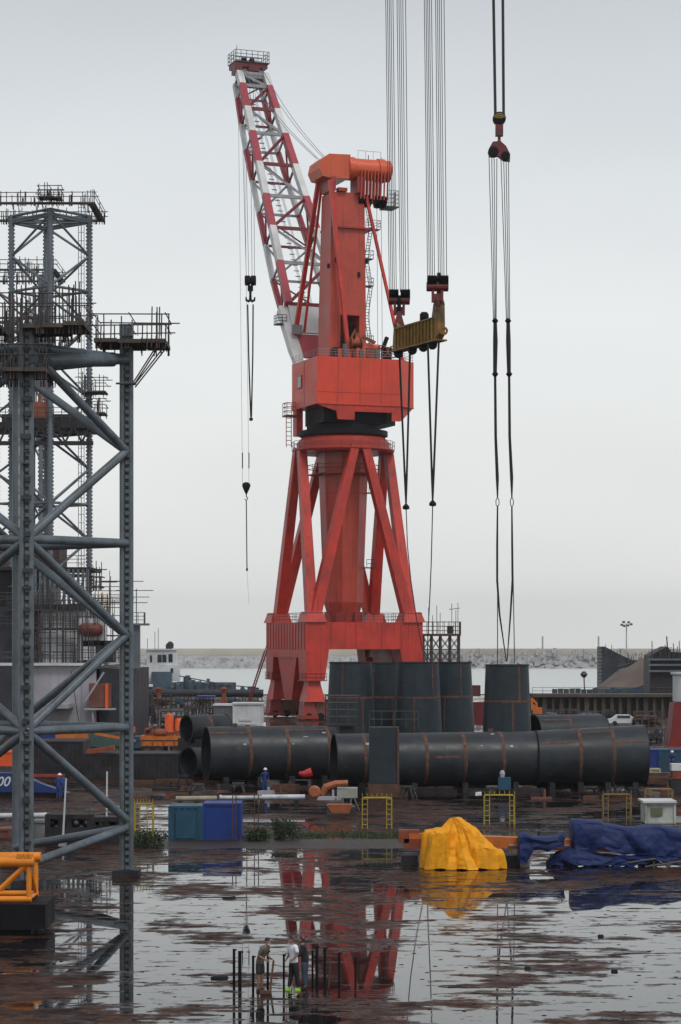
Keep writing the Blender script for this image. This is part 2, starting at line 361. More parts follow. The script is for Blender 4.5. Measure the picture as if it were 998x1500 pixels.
# ================================================================== SETTING
g = MB(); g.add([(-900, -60, 0), (900, -60, 0), (900, 480, 0), (-900, 480, 0)], [(0, 1, 2, 3)])
struct(g.build('ground', ground_mat()))
g = MB(); g.box((0, 480.6, -1.45), (1800, 1.2, 3.1)); struct(g.build('quay_edge', CONC))
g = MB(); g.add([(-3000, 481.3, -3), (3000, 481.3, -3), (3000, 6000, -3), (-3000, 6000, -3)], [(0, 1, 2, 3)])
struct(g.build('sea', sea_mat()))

# haze: even air round everything
g = MB(); g.box((0, 3000, 60), (7000, 6300, 132)); hz = struct(g.build('haze', bpy.data.materials.new('haze_air')), 'stuff')
hm = hz.data.materials[0]; hm.use_nodes = True; t = hm.node_tree; t.nodes.clear()
ho = N(t, 'ShaderNodeOutputMaterial'); hv = N(t, 'ShaderNodeVolumePrincipled')
hv.inputs['Color'].default_value = (0.84, 0.86, 0.88, 1); hv.inputs['Density'].default_value = 0.00008
t.links.new(hv.outputs[0], ho.inputs['Volume'])

# breakwater: a long rubble bank with a parapet on top
def breakwater():
    t = thing('breakwater', 'long grey rubble breakwater with flat parapet across the harbour', 'breakwater', (0, 1250, -3))
    m = MB(); nx = 520; rows = 7
    for j in range(rows):
        for i in range(nx + 1):
            x = -420 + 840 * i / nx; f = j / (rows - 1)
            yy = 1236 + 13 * f + noise.noise(Vector((x * .35, j * 2.1, 0))) * 1.6
            zz = -3.4 + 7.2 * f + noise.noise(Vector((x * .45, j * 1.3, 4))) * 0.9
            m.v.append((x, yy, zz))
    for j in range(rows - 1):
        for i in range(nx):
            a = j * (nx + 1) + i; m.f.append((a, a + 1, a + nx + 2, a + nx + 1))
    m.build('rubble_slope', STONE, t)
    m = MB(); m.box((0, 1253, 1.2), (840, 6, 13.2)); m.build('parapet', BCAP, t)
    m = MB()
    for i in range(900):
        x = random.uniform(15, 300) if i < 620 else random.uniform(-260, 15)
        f = random.random() ** .8; top = 8.0 if x > 15 else 3.4
        s_ = random.uniform(.7, 2.0)
        m.box((x, 1236 + 11 * f + random.uniform(-.5, .5), -3 + (top + 2.4) * f), (s_ * 1.3, s_, s_), random.uniform(0, 3), random.uniform(.4, .9))
    k = m.build('armour_rock', STONE, t); k['kind'] = 'stuff'
breakwater()
g = MB(); g.tube([(at(924, 948, 1240).x, 1258, 6), (at(924, 912, 1240).x, 1258, 22)], .35, 6)
g2 = MB()
for a in range(6): g2.box((at(924, 912, 1240).x + 2.6 * math.cos(a), 1258 + 1.5 * math.sin(a), 21.5 + 1.2 * math.sin(a * 2)), (1.5, .9, 1.2), a)
lm = thing('lamp_mast', 'tall grey mast with a round cluster of floodlights on the breakwater', 'lamp mast', (at(924, 948, 1240).x, 1258, 6))
g.build('mast', GWH, lm); g2.build('floodlight_cluster', SCAF, lm)
for px, lab in ((795, 'faint beacon post beyond the breakwater above the single upright shell'), (877, 'faint beacon post beyond the breakwater near the tall floodlight mast')):
    bx_ = X(px, 2000); t_ = thing('beacon', lab, 'beacon', (bx_, 2000, -3), group='beacons out at sea')
    MB().tube([(bx_, 2000, -3), (bx_, 2000, 17)], 0.8, 6).build('post', GWH, t_)
    MB().box((bx_, 2000, 2.0), (5, 4, 8), 0, .5).build('base', GWH, t_)

# ================================================================== RED LUFFING CRANE
CR = thing('harbour_crane', 'huge red portal crane with red and white lattice boom on four splayed legs', 'crane', (0.4, 333, 0), R(20.3))
def cparts(mb, name, m, par=None, smooth=False):
    for vs, fs in mb.parts: MB().add(vs, fs).build(name, m, par or CR, (0, 0, 0), smooth)
def cpart(mb, name, m=RED, par=None, smooth=False): return mb.build(name, m, par or CR, (0, 0, 0), smooth)
S2 = 9.0
# portal girders
pt = MB(); zt, zb = 14.0, 10.1
for q in (-1, 1):
    pt.box((0, q * (S2 - 1.5), (zt + zb) / 2), (2 * S2, 3.0, zt - zb))
    pt.box((q * (S2 - 1.5), 0, (zt + zb) / 2 - 0.6), (2.99, 4 * S2 / 2 - 6.0 + .02, zt - zb + 1.2 - .004))
cpart(pt, 'portal_frame')
rb = MB()
for i in range(14):
    y = -S2 + .8 + i * (2 * S2 - 1.6) / 13; rb.box((-S2 - .04, y, 12.0), (.08, .14, 3.9))
cpart(rb, 'stiffener_ribs', RED)
for sx_ in (-1, 1):
    for sy_ in (-1, 1):
        m = MB(); cx, cy = sx_ * (S2 - 1.5), sy_ * (S2 - 1.5)
        o, i_ = 1.5, 3.3
        def sq(e_out, e_in):   # footprint keeps its outer corner, inner edges move
            xo = cx + sx_ * e_out; yo = cy + sy_ * e_out; xi = cx - sx_ * e_in; yi = cy - sy_ * e_in
            pl = [(xi, yi), (xo, yi), (xo, yo), (xi, yo)]
            return pl if sx_ * sy_ > 0 else pl[::-1]
        m.prism(sq(1.5, 1.35), 5.6, zb + .01, sq(1.5, 2.0))
        m.prism(sq(1.0, .9), 5.1, 5.6)
        m.prism(sq(1.5, 1.5), 2.6, 5.1, sq(1.0, .9))
        leg = cpart(m, 'portal_leg')
        f = MB(); f.box((cx, cy, 5.62), (3.3, 3.3, .12)); f.rail([(cx - 1.6, cy - 1.6, 5.68), (cx + 1.6, cy - 1.6, 5.68), (cx + 1.6, cy + 1.6, 5.68), (cx - 1.6, cy + 1.6, 5.68)], 1.0, .04, 1.6, 2, True)
        cpart(f, 'leg_walkway', REDD, leg)
for sx_ in (-1, 1):
    cx = sx_ * (S2 - 1.5)
    m = MB(); m.prism([(cx - 1.1, -1.6), (cx + 1.1, -1.6), (cx + 1.1, 1.6), (cx - 1.1, 1.6)], 2.7, 9.5, [(cx - 1.3, -4.4), (cx + 1.3, -4.4), (cx + 1.3, 4.4), (cx - 1.3, 4.4)])
    cpart(m, 'middle_leg')
for sy_ in (-1, 1):
    m = MB(); y = sy_ * (S2 - 1.5); m.box((0, y, 1.3), (2 * S2 - 3.4, 1.6, 2.4))
    m.box((-5, y, .5), (3, 1.9, .8)); b_ = cpart(m, 'equaliser_beam', BROWN)
    wl = MB()
    for k in range(10): wl.lathe([(.42, -.25), (.5, -.2), (.5, .2), (.42, .25)], (-8.4 + k * 1.87, y - .9, .5), 12, 'y')
    cparts(wl, 'rail_wheel', BLK, b_)
for sx_ in (-1, 1):
    for sy_ in (-1, 1):
        m = MB(); m.box((sx_ * (S2 - .7), sy_ * (S2 - 1.5), 1.45), (2.0, 2.3, 2.3), 0, .8); m.box((sx_ * (S2 - .7), sy_ * (S2 - 1.5), .4), (2.6, 2.6, .5)); cpart(m, 'bogie', REDD)
m = MB(); m.rail([(-S2 + .1, -S2 + .1, zt), (S2 - .1, -S2 + .1, zt), (S2 - .1, S2 - .1, zt), (-S2 + .1, S2 - .1, zt)], 1.35, .035, 1.5, 3, True); cpart(m, 'portal_guardrail', RAILM)
m = MB(); m.box((0, 0, zt - .2), (2 * S2 - 5.8, 2 * S2 - 5.8, .2)); cpart(m, 'portal_deck', REDD)
# stairs at the far left corner
m = MB(); a, b = Vector((-S2 - .9, S2 - 3, 9.8)), Vector((-S2 - 2.6, S2 + 1, 1.0))
m.beam(a, b, .1, .16); m.beam(a + Vector((0, 1.1, 0)), b + Vector((0, 1.1, 0)), .1, .16)
for i in range(20):
    q = a.lerp(b, i / 20); m.box((q.x, q.y + .55, q.z), (.3, 1.1, .05)); m.tube([q, q + Vector((0, 0, 1.1))], .03, 4); m.tube([q + Vector((-.1, 0, .55)), q + Vector((-.1, 0, .6))], .03, 4)
m.tube([a + Vector((0, 0, 1)), b + Vector((0, 0, 1))], .05, 4); m.tube([b, b + Vector((0, 0, -1))], .08, 4); cpart(m, 'stairway', REDD)
# foot sockets + raking struts
mids = [(-6.7, 0), (0, -6.7), (6.7, 0), (0, 6.7)]
cor = [(-7.6, 7.6), (-7.6, -7.6), (7.6, -7.6), (7.6, 7.6)]
for cx, cy in cor:
    m = MB(); m.box((cx, cy, zt + .75), (3.4, 3.4, 1.5), 0, .72); cpart(m, 'strut_socket')
for (mi, ci) in ((0, 0), (0, 1), (1, 1), (1, 2), (2, 2), (2, 3), (3, 3), (3, 0)):
    mx_, my_ = mids[mi]; cx, cy = cor[ci]
    dx, dy = (cx - mx_), (cy - my_); l_ = math.hypot(dx, dy)
    m = MB(); m.beam((mx_ + dx / l_ * .8, my_ + dy / l_ * .8, 39.6), (cx - dx / l_ * .5, cy - dy / l_ * .5, zt + 1.2), 1.2, 1.2, 1.5, 1.5, up=(0, 1, 0) if mi % 2 == 0 else (1, 0, 0)); cpart(m, 'raking_strut')
def ngon(r, n=8, ph=22.5): return [(r * math.cos(R(ph + 360 / n * k)), r * math.sin(R(ph + 360 / n * k))) for k in range(n)]
m = MB(); m.prism(ngon(2.9), 17.0, 39.0, ngon(3.75)); m.prism(ngon(2.0), zt, 17.0, ngon(2.9)); cpart(m, 'column', REDM)
m = MB()
for k in range(6): m.box((2.3 * math.cos(k * 1.05), 2.3 * math.sin(k * 1.05), zt + .8), (1.1, 1.1, 1.6), k)
cparts(m, 'base_gusset', REDD)
m = MB(); m.prism(ngon(4.3), 35.9, 36.05); m.rail([(x, y, 36.05) for x, y in ngon(5.2)], 1.2, .04, 2, 2, True); m.prism(ngon(5.3), 35.75, 35.9); cpart(m, 'lower_gallery', REDD)
m = MB(); m.box((3.6, -2.2, 33.1), (1.4, 1.2, .15)); m.rail([(3.0, -2.8, 33.1), (4.3, -2.8, 33.1), (4.3, -1.6, 33.1)], 1.2, .04, 1, 2); m.box((3.4, -1.8, 22.1), (1.4, 1.2, .15)); m.rail([(2.8, -2.4, 22.1), (4.1, -2.4, 22.1), (4.1, -1.2, 22.1)], 1.2, .04, 1, 2); cpart(m, 'column_balcony', RAILM)
m = MB(); m.lathe([(7.3, 39.0), (7.6, 39.3), (7.6, 39.5), (6.9, 39.6), (6.9, 40.5), (6.1, 41.3)], n=40); cpart(m, 'ring_girder', mat('ring_red_paint', (0.42, 0.045, 0.03), 0.45, var=.15, scale=.5, streak=.4), smooth=True)
m = MB(); m.rail([(x, y, 39.5) for x, y in ngon(7.6, 16, 0)], 1.15, .035, 1.5, 2, True); cpart(m, 'ring_guardrail', RREDM)
m = MB(); m.lathe([(6.0, 41.3), (6.6, 41.5), (6.6, 42.2), (5.4, 42.3), (5.4, 43.0)], n=40); cpart(m, 'slewing_ring', BLK, smooth=True)
# machinery house
HP = [(-6.46, -6.5), (6.65, -6.5), (9.6, -4.0), (9.6, 4.5), (-6.46, 4.5)]
def inset(P, k): return [(x * k, y * k) for x, y in P]
m = MB(); m.prism(HP, 45.6, 52.4); m.prism([(-6.50, -6.54), (6.67, -6.54), (9.64, -4.02), (9.64, 4.54), (-6.5, 4.54)], 45.55, 45.75); cpart(m, 'machinery_house', mat('house_red_paint', (0.70, 0.058, 0.026), 0.45, var=.14, scale=.3, streak=.55, grime=.3, rust=.1, rustcol=(.3, .06, .03)))
m = MB(); m.plate([(-6.35, -6.4, 45.55), (6.6, -6.4, 45.55), (6.6, -6.4, 43.4), (5.2, -6.4, 43.4), (5.2, -6.4, 44.6), (-0.6, -6.4, 44.6), (-.6, -6.4, 43.4), (-3.2, -6.4, 43.4), (-3.4, -6.4, 44.6), (-5.9, -6.4, 45.3)], .3, (0, 1, 0))
cpart(m, 'front_skirt')
m = MB(); m.plate([(6.6, -6.1, 45.55), (9.5, -3.8, 45.55), (8.4, -3.2, 44.2), (6.6, -6.1, 43.4)], .25, (-.6, .7, 0)); m.box((-5.9, 3.4, 43.6), (1.0, 1.6, 3.9)); cpart(m, 'side_skirt')
m = MB(); m.prism(inset(HP, .74), 43.1, 45.5); cpart(m, 'turntable', BLK)  # near-black colour stands in for shade under the machinery house
for (x, y, z) in ((-6.52, .8, 49.4),):
    m = MB(); m.box((x, y, z), (.1, 1.6, 1.9)); wf = cpart(m, 'window', REDD); m = MB(); m.box((x - .06, y, z), (.06, 1.3, 1.6)); cpart(m, 'window_pane', LGLS, wf)
m = MB(); m.rail([(-6.4, 4.4, 52.4), (-6.4, -6.4, 52.4), (6.6, -6.4, 52.4), (9.5, -3.9, 52.4), (9.5, 4.4, 52.4)], 1.1, .03, 1.5, 3); cpart(m, 'roof_guardrail', mat('pale_rail', (.3, .3, .3), .6))
m = MB(); m.box((-7.2, 3.2, 44.6), (1.8, 2.0, .25)); m.rail([(-8, 2.3, 44.7), (-8, 4.2, 44.7), (-6.6, 4.2, 44.7)], 1.8, .05, 1, 3); m.rail([(-8, 2.3, 44.7), (-6.6, 2.3, 44.7)], 1.8, .05, 1, 3)
m.ladder((-7.4, 3.2, 40), (-7.4, 3.2, 44.6), .8, .06, .6); cpart(m, 'access_platform', REDD)
m = MB()
for x in (-3.2, .2, 3.5): m.box((x, -6.51, 49.0), (.05, .05, 6.6))
m.box((.1, -6.51, 47.3), (13.0, .05, .04)); m.box((-6.47, -1, 49.0), (.05, .05, 6.6)); cpart(m, 'plate_joints', REDD)
m = MB()
for z_, r0 in ((22.0, 3.09), (27.5, 3.30), (33, 3.53)): m.prism(ngon(r0), z_, z_ + .08)
cpart(m, 'column_joints', REDD)
m = MB()
for x in (-5.2, -1.4, 2.6, 5.6): m.box((x, -S2 - .02, 12.0), (.05, .06, 3.8))
cpart(m, 'portal_joints', REDD)
# mast
MP = [(-3.45, -3.4), (2.35, -3.4), (2.35, 1.4), (-3.45, 1.4)]
MT = [(-3.0, -3.2), (2.15, -3.2), (2.15, 1.0), (-3.0, 1.0)]
def mp_(k): return [(a[0] * (1 - k) + b[0] * k, a[1] * (1 - k) + b[1] * k) for a, b in zip(MP, MT)]
m = MB(); m.prism(MP, 52.42, 54.2); 
for q0, q1, fl in ((54.2, 59.0, 0), (59.0, 77.0, 1)):
    if fl: m.prism(mp_(.15), q0, q1, MT)
mast = cpart(m, 'mast', REDM)
m = MB(); m.box((-2.55, -1, 56.6), (1.75, 4.7, 4.8)); m.box((1.8, -1, 56.6), (1.05, 4.7, 4.8)); m.box((-.2, 1.0, 56.6), (3.0, .3, 4.8)); cpart(m, 'mast_opening_frame', REDM, mast)
m = MB(); m.box((-.9, .6, 57.6), (1.2, .2, 2.4)); cpart(m, 'opening_window', LGLS, mast)
m = MB(); m.box((-.4, -1.8, 55.2), (1.8, 1.5, 1.6)); m.box((.9, -1.2, 56.3), (1.0, 1.2, 3)); cpart(m, 'opening_machinery', BLK, mast)
m = MB(); m.box((0.2, -1.1, 71.8), (6.6, 5.2, .25)); m.box((3.4, -2.4, 71.9), (2.6, 1.4, .12)); m.rail([(2.4, -3.1, 72), (4.7, -3.1, 72), (4.7, -1.6, 72)], 1.2, .04, 1, 3); cpart(m, 'mast_ledge', REDD, mast)
for zz in (63.5, 67.5, 55):
    m = MB(); m.box((2.9, -2.4, zz), (1.4, 1.4, .12)); m.rail([(2.3, -3.1, zz), (3.6, -3.1, zz), (3.6, -1.7, zz)], 1.2, .04, 1, 2); cpart(m, 'ladder_landing', RAILM, mast)
m = MB()
zs = [52.4, 55, 59, 63.5, 67.5, 72, 76]
for i in range(6): m.ladder((2.7 + (i % 2) * .7, -2.5, zs[i]), (2.7 + ((i + 1) % 2) * .7, -2.5, zs[i + 1]), .55, .05, .45); 
for x in (3.2, 4.5, 5.2): m.tube([(x, -2.6, 52.4), (x - .2, -2.6, 77)], .035, 4)
cpart(m, 'mast_ladders', RAILM, mast)
m = MB()
for x, zz in ((-3.55, 66), (2.4, 67), (-2.3, 67), (1.2, 65)): m.box((x, -3.4, zz), (.35, .3, .7))
cparts(m, 'floodlight', BLK, mast)
# head: orange block + big drum + sheave hangers
m = MB(); prof = [(-4.6, 79.0), (-5.1, 80.1), (-4.8, 81.4), (-3.6, 82.3), (-.3, 82.4), (-.5, 78.9), (-3.4, 78.8)]
m.plate([(x, -3.9, z) for x, z in prof[::-1]], 5.2, (0, 1, 0)); cpart(m, 'mast_head', ORG)
m = MB(); m.lathe([(1.55, -.1), (1.72, .0), (1.72, 1.0), (1.56, 1.1), (1.56, 4.6), (1.76, 4.7), (1.76, 5.7), (1.58, 5.8), (1.58, 6.6), (1.3, 6.7)], (-.4, -2.6, 80.6), 32, 'x'); cpart(m, 'counterweight_drum', mat('drum_orange_paint', (.66, .10, .032), .38, var=.1, scale=.6, streak=.2), smooth=True)
m = MB(); m.rail([(1.2, -3.0, 82.1), (4.8, -3.0, 82.1)], 1.2, .025, 1.2, 1); m.tube([(-1.6, -2.6, 81.6), (-1.6, -2.6, 82.6)], .12, 5); m.tube([(3, -2.6, 81.4), (3, -2.6, 82.8)], .06, 5); m.tube([(5, -2.6, 81.4), (5, -2.6, 82.6)], .06, 5); cpart(m, 'drum_guardrail', RAILM)
for k in range(9):
    x = 1.3 + k * .52; m = MB(); m.beam((x, -4.25, 80.2), (x - .15, -4.25, 76.0), .16, .28); m.beam((x, -.9, 80.0), (x - .15, -.9, 76.0), .16, .28); cpart(m, 'sheave_hanger', REDM)
m = MB()
for x0, x1 in ((1.2, 3.2), (4.0, 5.4)):
    k = x0
    while k < x1: m.lathe([(.75, 0), (.95, .06), (.8, .14), (.8, .2), (.95, .3), (.75, .36)], (k, -2.6, 76.0), 16, 'x'); k += .42
cparts(m, 'sheave', BLK, smooth=True)
m = MB(); m.box((6.3, -2.6, 75.2), (2.0, 3.0, .15)); m.rail([(5.4, -4, 75.2), (7.2, -4, 75.2), (7.2, -1.2, 75.2)], 2.4, .035, .6, 4); cpart(m, 'sheave_platform', RAILM)
m = MB(); m.box((-3.0, -2, 78.0), (.8, 4, 2.0)); m.box((1.2, -2.6, 78.1), (1.0, 3.0, 2.4)); m.box((-1.4, -3.2, 77.3), (1.4, 1, .5)); cparts(m, 'head_bracket', REDD)
for (a, b, r_) in (((-3.5, -3.9, 78.4), (-1.1, -5.4, 52.4), .27), ((-3.5, .6, 80.2), (-4.4, 9.0, 57.5), .3), ((2.3, -3.5, 76.5), (7.3, -5.4, 52.4), .2), ((-2.9, .9, 80.0), (-3.0, 8.8, 58), .16)):
    m = MB(); m.beam(a, b, r_ * 2, r_ * 2, up=(1, 0, 0)); cpart(m, 'back_stay', RED)
# deck machinery
m = MB(); m.box((1.0, -5.0, 53.2), (2.2, 1.6, 1.5)); m.beam((-.2, -5.3, 55.3), (1.6, -5.3, 53.8), .8, .9); m.lathe([(.7, -1.2), (.7, 1.2)], (2.6, -4.8, 54.0), 14, 'x'); m.box((-2.3, -5, 53.1), (1.0, 1.0, 1.3)); cpart(m, 'luffing_winch', ORG)
m = MB(); m.box((-2.8, -4.6, 53.2), (1.2, 1.2, 1.5)); m.box((4.9, -5, 53.4), (1.2, 1.1, 1.8), .3); m.beam((4.3, -5, 54), (5.0, -5, 55.8), .5, .5); cpart(m, 'motor_units', BLK)
m = MB(); m.lathe([(.9, -.1), (.9, .1), (.45, .12), (.45, 1.4), (.9, 1.42), (.9, 1.6)], (-.9, -5.6, 54.6), 14, 'x'); m.box((.2, -5.2, 55.6), (.7, .7, 1.2)); m.beam((-1.6, -5.6, 54), (-.2, -5.6, 56.6), .25, .25); m.box((2.2, -5.6, 53.2), (1.6, .8, 1.6)); m.beam((.9, -5.8, 55.6), (2.8, -5.8, 54.8), .4, .4); cpart(m, 'hoist_winch', HORG)
m = MB(); m.box((-1.9, -5.9, 53.4), (.6, .5, 2.0)); m.box((3.1, -5.9, 53.1), (.7, .5, 1.4)); m.box((.6, -5.9, 53.0), (.6, .5, 1.2)); cparts(m, 'control_cabinet', mat('cabinet_grey', (.12, .12, .12), .6))
for x in (3.9, 5.7):
    m = MB(); c = (x, -5.8, 53.6)
    for k in range(16):
        a0, a1 = k * math.tau / 16, (k + 1) * math.tau / 16
        m.beam((c[0] + .85 * math.cos(a0), c[1], c[2] + .85 * math.sin(a0)), (c[0] + .85 * math.cos(a1), c[1], c[2] + .85 * math.sin(a1)), .16, .16)
    for k in range(6): a0 = k * math.tau / 6; m.tube([c, (c[0] + .85 * math.cos(a0), c[1], c[2] + .85 * math.sin(a0))], .05, 4)
    cpart(m, 'cable_reel', HORG)
# boom
bt = Vector((0, 44.7, 107.3)); b0 = Vector((0, 5, 52.7)); ax = (bt - b0).normalized(); dn = Vector((1, 0, 0)).cross(ax).normalized()
if dn.z > 0: dn = -dn
BL = (bt - b0).length
def bw(u): return 5.0 + (2.3 - 5.0) * min(1, u / .93) ** .9
def bd(u): return 1.4 + min(1, u / .3) * 2.6 - max(0, (u - .8) / .2) * 1.6
def bp(u, sx_, dd): return b0 + ax * BL * u + Vector((sx_ * bw(u), 0, 0)) + dn * (bd(u) * dd)
def u_of(py):
    lo, hi = 0.0, 1.0
    for _ in range(30):
        u = (lo + hi) / 2; p_ = CRM0 @ (b0 + ax * BL * u)
        if HZ - (p_.z - CH) * F / p_.y > py: lo = u
        else: hi = u
    return u
CRM0 = Matrix.Translation((0.4, 333, 0)) @ Matrix.Rotation(R(20.3), 4, 'Z')
us = [u_of(p_) for p_ in (447, 386, 335, 288, 241, 196, 160, 126, 108)]
cols = [BRED, BWH, BRED, BWH, BRED, BWH, BRED, BWH]
for k in range(len(us) - 1):
    for dd in (0, 1):
        mm_ = cols[k] if dd == 0 else cols[max(0, k - 0)]
        for s_ in (-1, 1):
            a, b = bp(us[k], s_, dd), bp(us[k + 1], s_, dd)
            
            m = MB(); m.beam(a, b, 1.05 if dd == 0 else .75, 1.05 if dd == 0 else .75, up=(1, 0, 0)); cpart(m, 'boom_chord', mm_)
lat = {0: MB(), 1: MB()}
for k, u in enumerate(us):
    q = lat[1 if cols[min(k, len(cols) - 1)] is BRED else 0]
    q.beam(bp(u, -1, 0), bp(u, 1, 0), .5, .5); q.beam(bp(u, -1, 1), bp(u, 1, 1), .36, .36)
    for s_ in (-1, 1): q.beam(bp(u, s_, 0), bp(u, s_, 1), .28, .28, up=(1, 0, 0))
    if k < len(us) - 1:
        v_ = us[k + 1]; q2 = lat[1 - k % 2]
        f_ = 1 if k % 2 else -1
        q2.beam(bp(u, f_, 0), bp(v_, -f_, 0), .38, .38); q2.beam(bp(u, -f_, 1), bp(v_, f_, 1), .26, .26)
        for s_ in (-1, 1):
            q2.beam(bp(u, s_, 0 if f_ > 0 else 1), bp(v_, s_, 1 if f_ > 0 else 0), .24, .24, up=(1, 0, 0))
DRD = mat('boom_brace_dark_red', (.20, .03, .04), .5, var=.2, scale=1)
cpart(lat[0], 'boom_lacing', mat('boom_brace_grey', (.33, .34, .36), .5, var=.25, scale=1)); cpart(lat[1], 'boom_lacing', DRD)
# boom base: plated box legs
for s_ in (-1, 1):
    m = MB(); m.beam(bp(.0, s_, .4), bp(.05, s_, .4), .8, 1.2, 1.2, 2.0, up=(1, 0, 0)); m.beam(bp(.05, s_, .4), bp(us[0], s_, .45), 1.2, 2.0, 1.6, 2.6, up=(1, 0, 0)); cpart(m, 'boom_foot', BWH)
m = MB(); m.plate([bp(.095, -1, 0), bp(.095, 1, 0), bp(us[0], 1, 0), bp(us[0], -1, 0)], .3, dn); cpart(m, 'boom_base_plate', BWH)
m = MB(); m.plate([bp(.02, -.82, 0), bp(.02, .82, 0), bp(.09, .9, 0), bp(.09, -.9, 0)], .3, dn); cpart(m, 'boom_base_plate', BRED)
m = MB(); m.box(tuple(bp(.10, -1, 0) + Vector((0.2, -1.0, 0))), (1.5, .6, 1.4)); cpart(m, 'boom_cable_box', mat('grey_box', (.22, .23, .24), .6))
m = MB(); q = bp(.135, -1, .5) + Vector((-1.4, 0, 0)); m.box(tuple(q), (1.6, 1.8, .15)); m.rail([q + Vector((.7, -.9, 0)), q + Vector((-.7, -.9, 0)), q + Vector((-.7, .9, 0))], 1.4, .05, .6, 3); cpart(m, 'boom_side_platform', RAILM)
# catwalk
m = MB()
for k in range(40):
    u = .2 + .72 * k / 40; p = bp(u, 0.05, .9); m.box(tuple(p), (.8, .5, .06))
for s_ in (-1, 1):
    for hh in (0, .6, 1.1): m.tube([bp(.2, .05, .9) + Vector((s_ * .45, 0, hh)), bp(.92, .05, .9) + Vector((s_ * .45, 0, hh))], .03, 4)
cpart(m, 'boom_catwalk', mat('catwalk_grey', (.2, .2, .21), .6))
# head
m = MB(); hp = bp(.985, 0, .4)
m.plate([bp(.95, -1, 0), bp(.95, 1, 0), bp(1.0, .9, 0), bp(1.0, -.9, 0)], 2.2, dn); cpart(m, 'boom_head', mat('boom_head_grey', (.16, .16, .17), .6, var=.3))
m = MB(); tp_ = bp(1.0, 0, .4); m.box((tp_.x, tp_.y, tp_.z + .3), (5.6, 3.6, .9)); m.box((tp_.x - 2.3, tp_.y - 1.0, tp_.z - .5), (1.3, 2.0, 1.8)); m.box((tp_.x + .3, tp_.y - 2.0, tp_.z - .4), (2.0, .6, .9)); cpart(m, 'boom_head_frame', HRED)
m = MB()
for x in (-1.3, -.9, .1, .5): m.lathe([(.7, 0), (.85, .1), (.85, .2), (.7, .3)], (tp_.x + x, tp_.y - .4, tp_.z + .9), 14, 'x')
cparts(m, 'head_sheave', BLK)
m = MB(); m.rail([(tp_.x + a, tp_.y + b, tp_.z + .75) for a, b in ((-2.9, -2), (3.0, -2), (3.0, 2), (-2.9, 2))], 1.8, .05, 1.0, 3, True); m.tube([(tp_.x - 2, tp_.y, tp_.z + .8), (tp_.x - 2, tp_.y, tp_.z + 3.8)], .05, 4); m.box((tp_.x + .1, tp_.y, tp_.z + .7), (6, 4.1, .12)); cpart(m, 'head_platform', SCAF)
# pendant cables boom head -> mast head
for x in (-1.6, -1.0, 1.0, 1.7):
    m = MB(); a = Vector((tp_.x + x * 1.2, tp_.y - .5, tp_.z + .4)); b = Vector((-3.5 + x * .5, -.5, 82.1)); pts = [a.lerp(b, i / 8) - Vector((0, 0, 1.1 * math.sin(math.pi * i / 8))) for i in range(9)]
    m.tube(pts, .055, 4); cpart(m, 'luffing_cable', GROPE)
CRM = Matrix.Translation((0.4, 333, 0)) @ Matrix.Rotation(R(20.3), 4, 'Z')
TW = CRM @ tp_

# crane hooks (hang from the boom head)
Yt = TW.y
def hookset(label, pxs_top, pxs_bot, py_top, py_bot, Y, group, name='crane_hook', r=.045, m_=GROPE):
    px = sum(pxs_bot) / len(pxs_bot); t = thing(name, label, 'crane hook', at(px, py_bot, Y), group=group)
    for a, b in zip(pxs_top, pxs_bot): MB().tube([at(a, py_top, Y), at(b, py_bot, Y)], r, 5).build('rope', m_, t)
    return t
h = hookset('dark main hook block hanging on four ropes from the white and red boom', [353, 358, 366, 371], [361, 364.5, 369.5, 373], 108, 405, Yt, 'hooks of the red crane')
c = at(367, 411, Yt); s_ = F / Yt
m = MB(); m.lathe([(.55, -.95), (.85, -.9), (.85, -.1), (.6, -.02), (.6, .02), (.85, .1), (.85, .9), (.55, .95)], c, 16, 'x'); m.box((c.x, c.y, c.z + .35), (1.9, .5, .5)); m.build('sheave_block', BLK, h, smooth=True)
m = MB(); m.box((c.x, c.y, c.z - 1.3), (.9, .6, .9)); m.box((c.x, c.y, c.z - 1.9), (.45, .5, .5)); m.build('swivel', BLK, h)
m = MB(); c2 = Vector((c.x, c.y, c.z - 3.1))
for s_ in (-1, 1): m.tube([c2 + Vector((0, 0, .9)), c2 + Vector((0, 0, -.1)), c2 + Vector((s_ * .3, 0, -.35)), c2 + Vector((s_ * .65, 0, -.2)), c2 + Vector((s_ * .75, 0, .35))], [.2, .25, .25, .2, .1], 8)
m.build('hook', BLK, h, smooth=True)
sg = thing('lifting_sling', 'long black doubled rope sling hanging from the main hook block of the red crane', 'sling', c2, group='slings')
MB().tube([at(363, 446, Yt), at(364.5, 520, Yt), at(367.5, 611, Yt)], .12, 6).build('sling_leg', WEB, sg)
MB().tube([at(371, 446, Yt), at(370.5, 520, Yt), at(368.5, 611, Yt)], .12, 6).build('sling_leg', WEB, sg)
q = at(368, 614, Yt); MB().lathe([(.1, -.3), (.3, -.2), (.3, .2), (.1, .3)], q, 8, 'z').build('shackle', BLK, sg)
h = hookset('pear shaped auxiliary hook hanging lowest on two thin ropes from the boom', [349, 357], [355.5, 365], 112, 712, Yt, 'hooks of the red crane', r=.03)
for px in (355.4, 364.9): MB().tube([at(px, 663, Yt), at(px, 686, Yt)], .09, 6).build('rope_weight', BLK, h)
q = at(361, 715, Yt); m = MB(); m.lathe([(.12, -1.0), (.5, -.2), (.72, .4), (.6, .8), (.2, 1.0)], q, 14, 'z'); m.build('pear_block', BLK, h, smooth=True)
